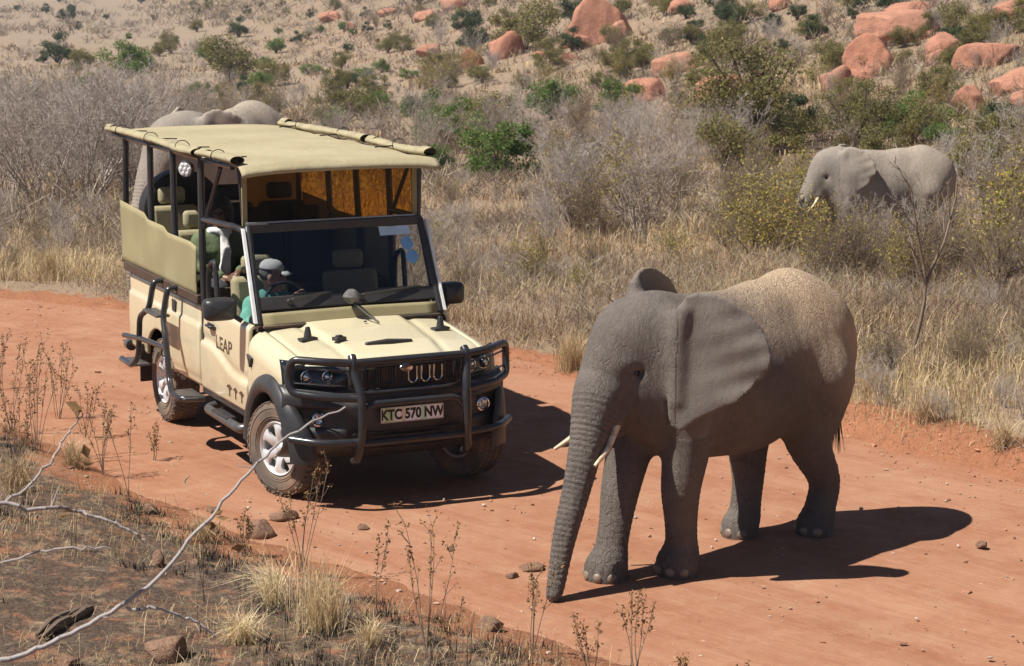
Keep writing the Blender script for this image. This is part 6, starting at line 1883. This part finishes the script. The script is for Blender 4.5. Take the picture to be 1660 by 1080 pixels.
def bank_litter():
    rs = np.random.RandomState(9)
    n = 42000
    x, y = rs.uniform(-6.5, 2.4, n), rs.uniform(9.5, 21, n)
    s, e = edges(x, y)
    C = np.stack([x, y], 1)
    ok = (e > 0.1) & (vnoise(C, 1.6, 3, 3) + 0.35 * rs.normal(size=n) > 0.05) & (rs.rand(n) < np.where(e < 0.8, 0.35, 0.9))
    x, y = x[ok], y[ok]; n = len(x)
    P = np.stack([x, y, zt(x, y) - 0.005], 1)
    flat = rs.rand(n) < 0.6
    V, F, T = blades(P, np.where(flat, 0.10, 0.16) * rs.uniform(0.5, 1.5, n), 0.0038 * rs.uniform(0.6, 1.3, n), rs.uniform(0, 6.28, n), np.where(flat, 1.32, np.clip(rs.normal(0.8, 0.4, n), 0, 1.3)), rs, np.clip(rs.normal(0.55, 0.28, n), 0, 1))
    tag(mesh_obj('straw_litter', fast_mesh('straw_litter', V, F, False, T), 'dry_grass'), 'broken straw littering the foreground bank', 'straw', kind='stuff')
    n = 2600
    x, y = rs.uniform(-5.5, 0.8, n), rs.uniform(9.5, 19, n)
    s, e = edges(x, y)
    ok = (e > 0.7) & (x < 0.3) & (vnoise(np.stack([x, y], 1), 1.5, 17, 3) + 0.25 * rs.normal(size=n) > 0.25)
    x, y = x[ok], y[ok]; nc = len(x); m = 26
    X, Y = np.repeat(x, m) + rs.normal(size=nc * m) * 0.035, np.repeat(y, m) + rs.normal(size=nc * m) * 0.035
    V, F, T = blades(np.stack([X, Y, zt(X, Y) - 0.005], 1), 0.075 * rs.uniform(0.3, 1.3, nc * m), 0.006 * rs.uniform(0.6, 1.3, nc * m), rs.uniform(0, 6.28, nc * m), np.clip(rs.normal(0.6, 0.35, nc * m), 0, 1.2), rs, rs.rand(nc * m))
    t = NT('burnt_blade'); t.setc(t.ramp(t.attr('tint', 'Fac'), [(0.0, (0.008, 0.007, 0.007)), (0.75, (0.03, 0.025, 0.022)), (1.0, (0.14, 0.11, 0.08))])); t.set('Roughness', 0.9)
    tag(mesh_obj('burnt_stubble', fast_mesh('burnt_stubble', V, F, False, T), t.m), 'blackened grass stubble on the foreground bank', 'stubble', kind='stuff')
bank_litter()

# fallen stick on the road edge
def fallen_stick():
    a, b, c = on_ground(255, 783), on_ground(318, 812), on_ground(372, 836)
    up = np.array([0, 0, 0.022])
    m = MB().tube(smooth_path([a + up, b + up * 1.2, c + up], 5), np.linspace(0.012, 0.02, 11), 7)
    d, e = on_ground(300, 790), on_ground(356, 757)
    m.tube(smooth_path([b + up, d + up * 2.5, e + up], 5), np.linspace(0.012, 0.004, 11), 6)
    o = m.build('fallen_stick', 'twig_brown')
    tag(o, 'forked dead stick lying at the road edge beside the front wheel', 'stick')
fallen_stick()
# charred log
a, b = on_ground(60, 1045), on_ground(150, 985)
lg = MB()
rl = np.random.RandomState(6)
for k in range(5):        # splintered lengths of one burnt limb
    off = np.array([rl.uniform(-.03, .03), rl.uniform(-.03, .03), rl.uniform(0.0, .03)])
    t0, t1 = sorted(rl.uniform(0, 1, 2)); t0, t1 = t0 * 0.6, 0.5 + t1 * 0.5
    pts = smooth_path([a + (b - a) * t0 + off, a + (b - a) * (t0 + t1) / 2 + off * 1.3 + np.array([0, 0, 0.015]), a + (b - a) * t1 + off], 6)
    lg.tube(pts, [0.022 * (0.35 + math.sin(math.pi * (i + 0.8) / 15) * rl.uniform(0.6, 1.1)) for i in range(13)], 7)
o = lg.build('charred_log', 'bark_dark')
tag(o, 'short charred log lying on the burnt bank', 'log')

# bare shrub close to the lens whose pale branches reach into the picture
def at_depth(u, v, D):
    d = pix_ray(u, v)
    return np.array([0, 0, CAM_H]) + d * D / d[1]
def near_shrub():
    root_p = np.array([-2.35, 7.4, gz(-2.35, 7.4)])
    o = bpy.data.objects.new('bare_branch_shrub', None)
    segs = []
    def limb(pts, r0, r1, twigs=0, seed=0):
        P = smooth_path(pts, 7); rr = np.linspace(r0, r1, len(P)); rs = np.random.RandomState(seed)
        P[1:-1] += rs.normal(size=(len(P) - 2, 3)) * 0.004
        for i in range(len(P) - 1): segs.append((*P[i], *P[i + 1], rr[i], rr[i + 1]))
        for _ in range(twigs):
            i = rs.randint(2, len(P) - 2); d = P[i + 1] - P[i]; d /= np.linalg.norm(d); b = d + rs.normal(size=3) * 0.6; b /= np.linalg.norm(b)
            q = P[i] + b * rs.uniform(0.03, 0.10); segs.append((*P[i], *q, rr[i] * 0.5, rr[i] * 0.25))
    limb([root_p - [0, 0, 0.05], (-2.05, 7.6, 1.1), at_depth(-60, 1100, 8.0), at_depth(30, 1066, 8.1), at_depth(130, 1020, 8.2), at_depth(240, 950, 8.3), at_depth(330, 850, 8.4), at_depth(400, 770, 8.5), at_depth(470, 705, 8.6), at_depth(560, 660, 8.7)], 0.014, 0.0035, 6, 1)
    limb([at_depth(205, 985, 8.25), at_depth(270, 990, 8.3), at_depth(320, 1010, 8.3), at_depth(352, 1032, 8.3)], 0.007, 0.003, 2, 2)
    first, segs[:] = list(segs), []
    limb([root_p - [0.02, 0, 0.05], (-2.3, 7.7, 1.5), at_depth(-60, 845, 8.0), at_depth(60, 825, 8.1), at_depth(125, 828, 8.2), at_depth(190, 850, 8.2), at_depth(235, 876, 8.2)], 0.012, 0.004, 4, 3)
    limb([at_depth(-60, 845, 8.0), at_depth(30, 800, 8.1), at_depth(85, 745, 8.2), at_depth(110, 700, 8.3), at_depth(135, 670, 8.3)], 0.007, 0.003, 3, 4)
    limb([(-2.3, 7.7, 1.5), at_depth(-60, 950, 8.0), at_depth(30, 905, 8.1), at_depth(110, 888, 8.1), at_depth(180, 890, 8.1)], 0.006, 0.003, 2, 5)
    link(o); o.location = (0, 0, 0)
    tag(o, 'pale bare branches of a shrub close by, reaching over the burnt bank', 'shrub')
    for sg in (first, segs):
        V, F = seg_mesh(sg, 7)
        mesh_obj('branch', fast_mesh('near_branch', V, F, True), 'branch_pale', o)
    rs = np.random.RandomState(12)
    P = np.array([at_depth(120, 828, 8.2), at_depth(132, 745, 8.25), at_depth(350, 858, 8.42), at_depth(398, 888, 8.45), at_depth(355, 830, 8.42), at_depth(135, 665, 8.3)])
    me = leaf_mesh('withered_leaves', np.repeat(P, 2, 0) + rs.normal(size=(12, 3)) * 0.01, 0.055, rs, 0.6)
    mesh_obj('withered_leaves', me, 'seed_brown', o)
near_shrub()
# ================================================================ AIR: a faint even haze that tints what lies far off
def haze():
    t = NT('haze_air')
    for l in list(t.out.inputs['Surface'].links): t.l.remove(l)
    t.n.remove(t.b)
    v = t.add('ShaderNodeVolumePrincipled')
    v.inputs['Color'].default_value = (0.80, 0.87, 1.0, 1)
    v.inputs['Density'].default_value = 0.0003
    v.inputs['Anisotropy'].default_value = 0.2
    t.l.new(v.outputs[0], t.out.inputs['Volume'])
    o = MB().box((0, 0, 60), (9400, 9400, 140)).build('haze', t.m, smooth=False)
    tag(o, 'thin even blue haze in the air over the savanna', 'haze', kind='stuff')
haze()
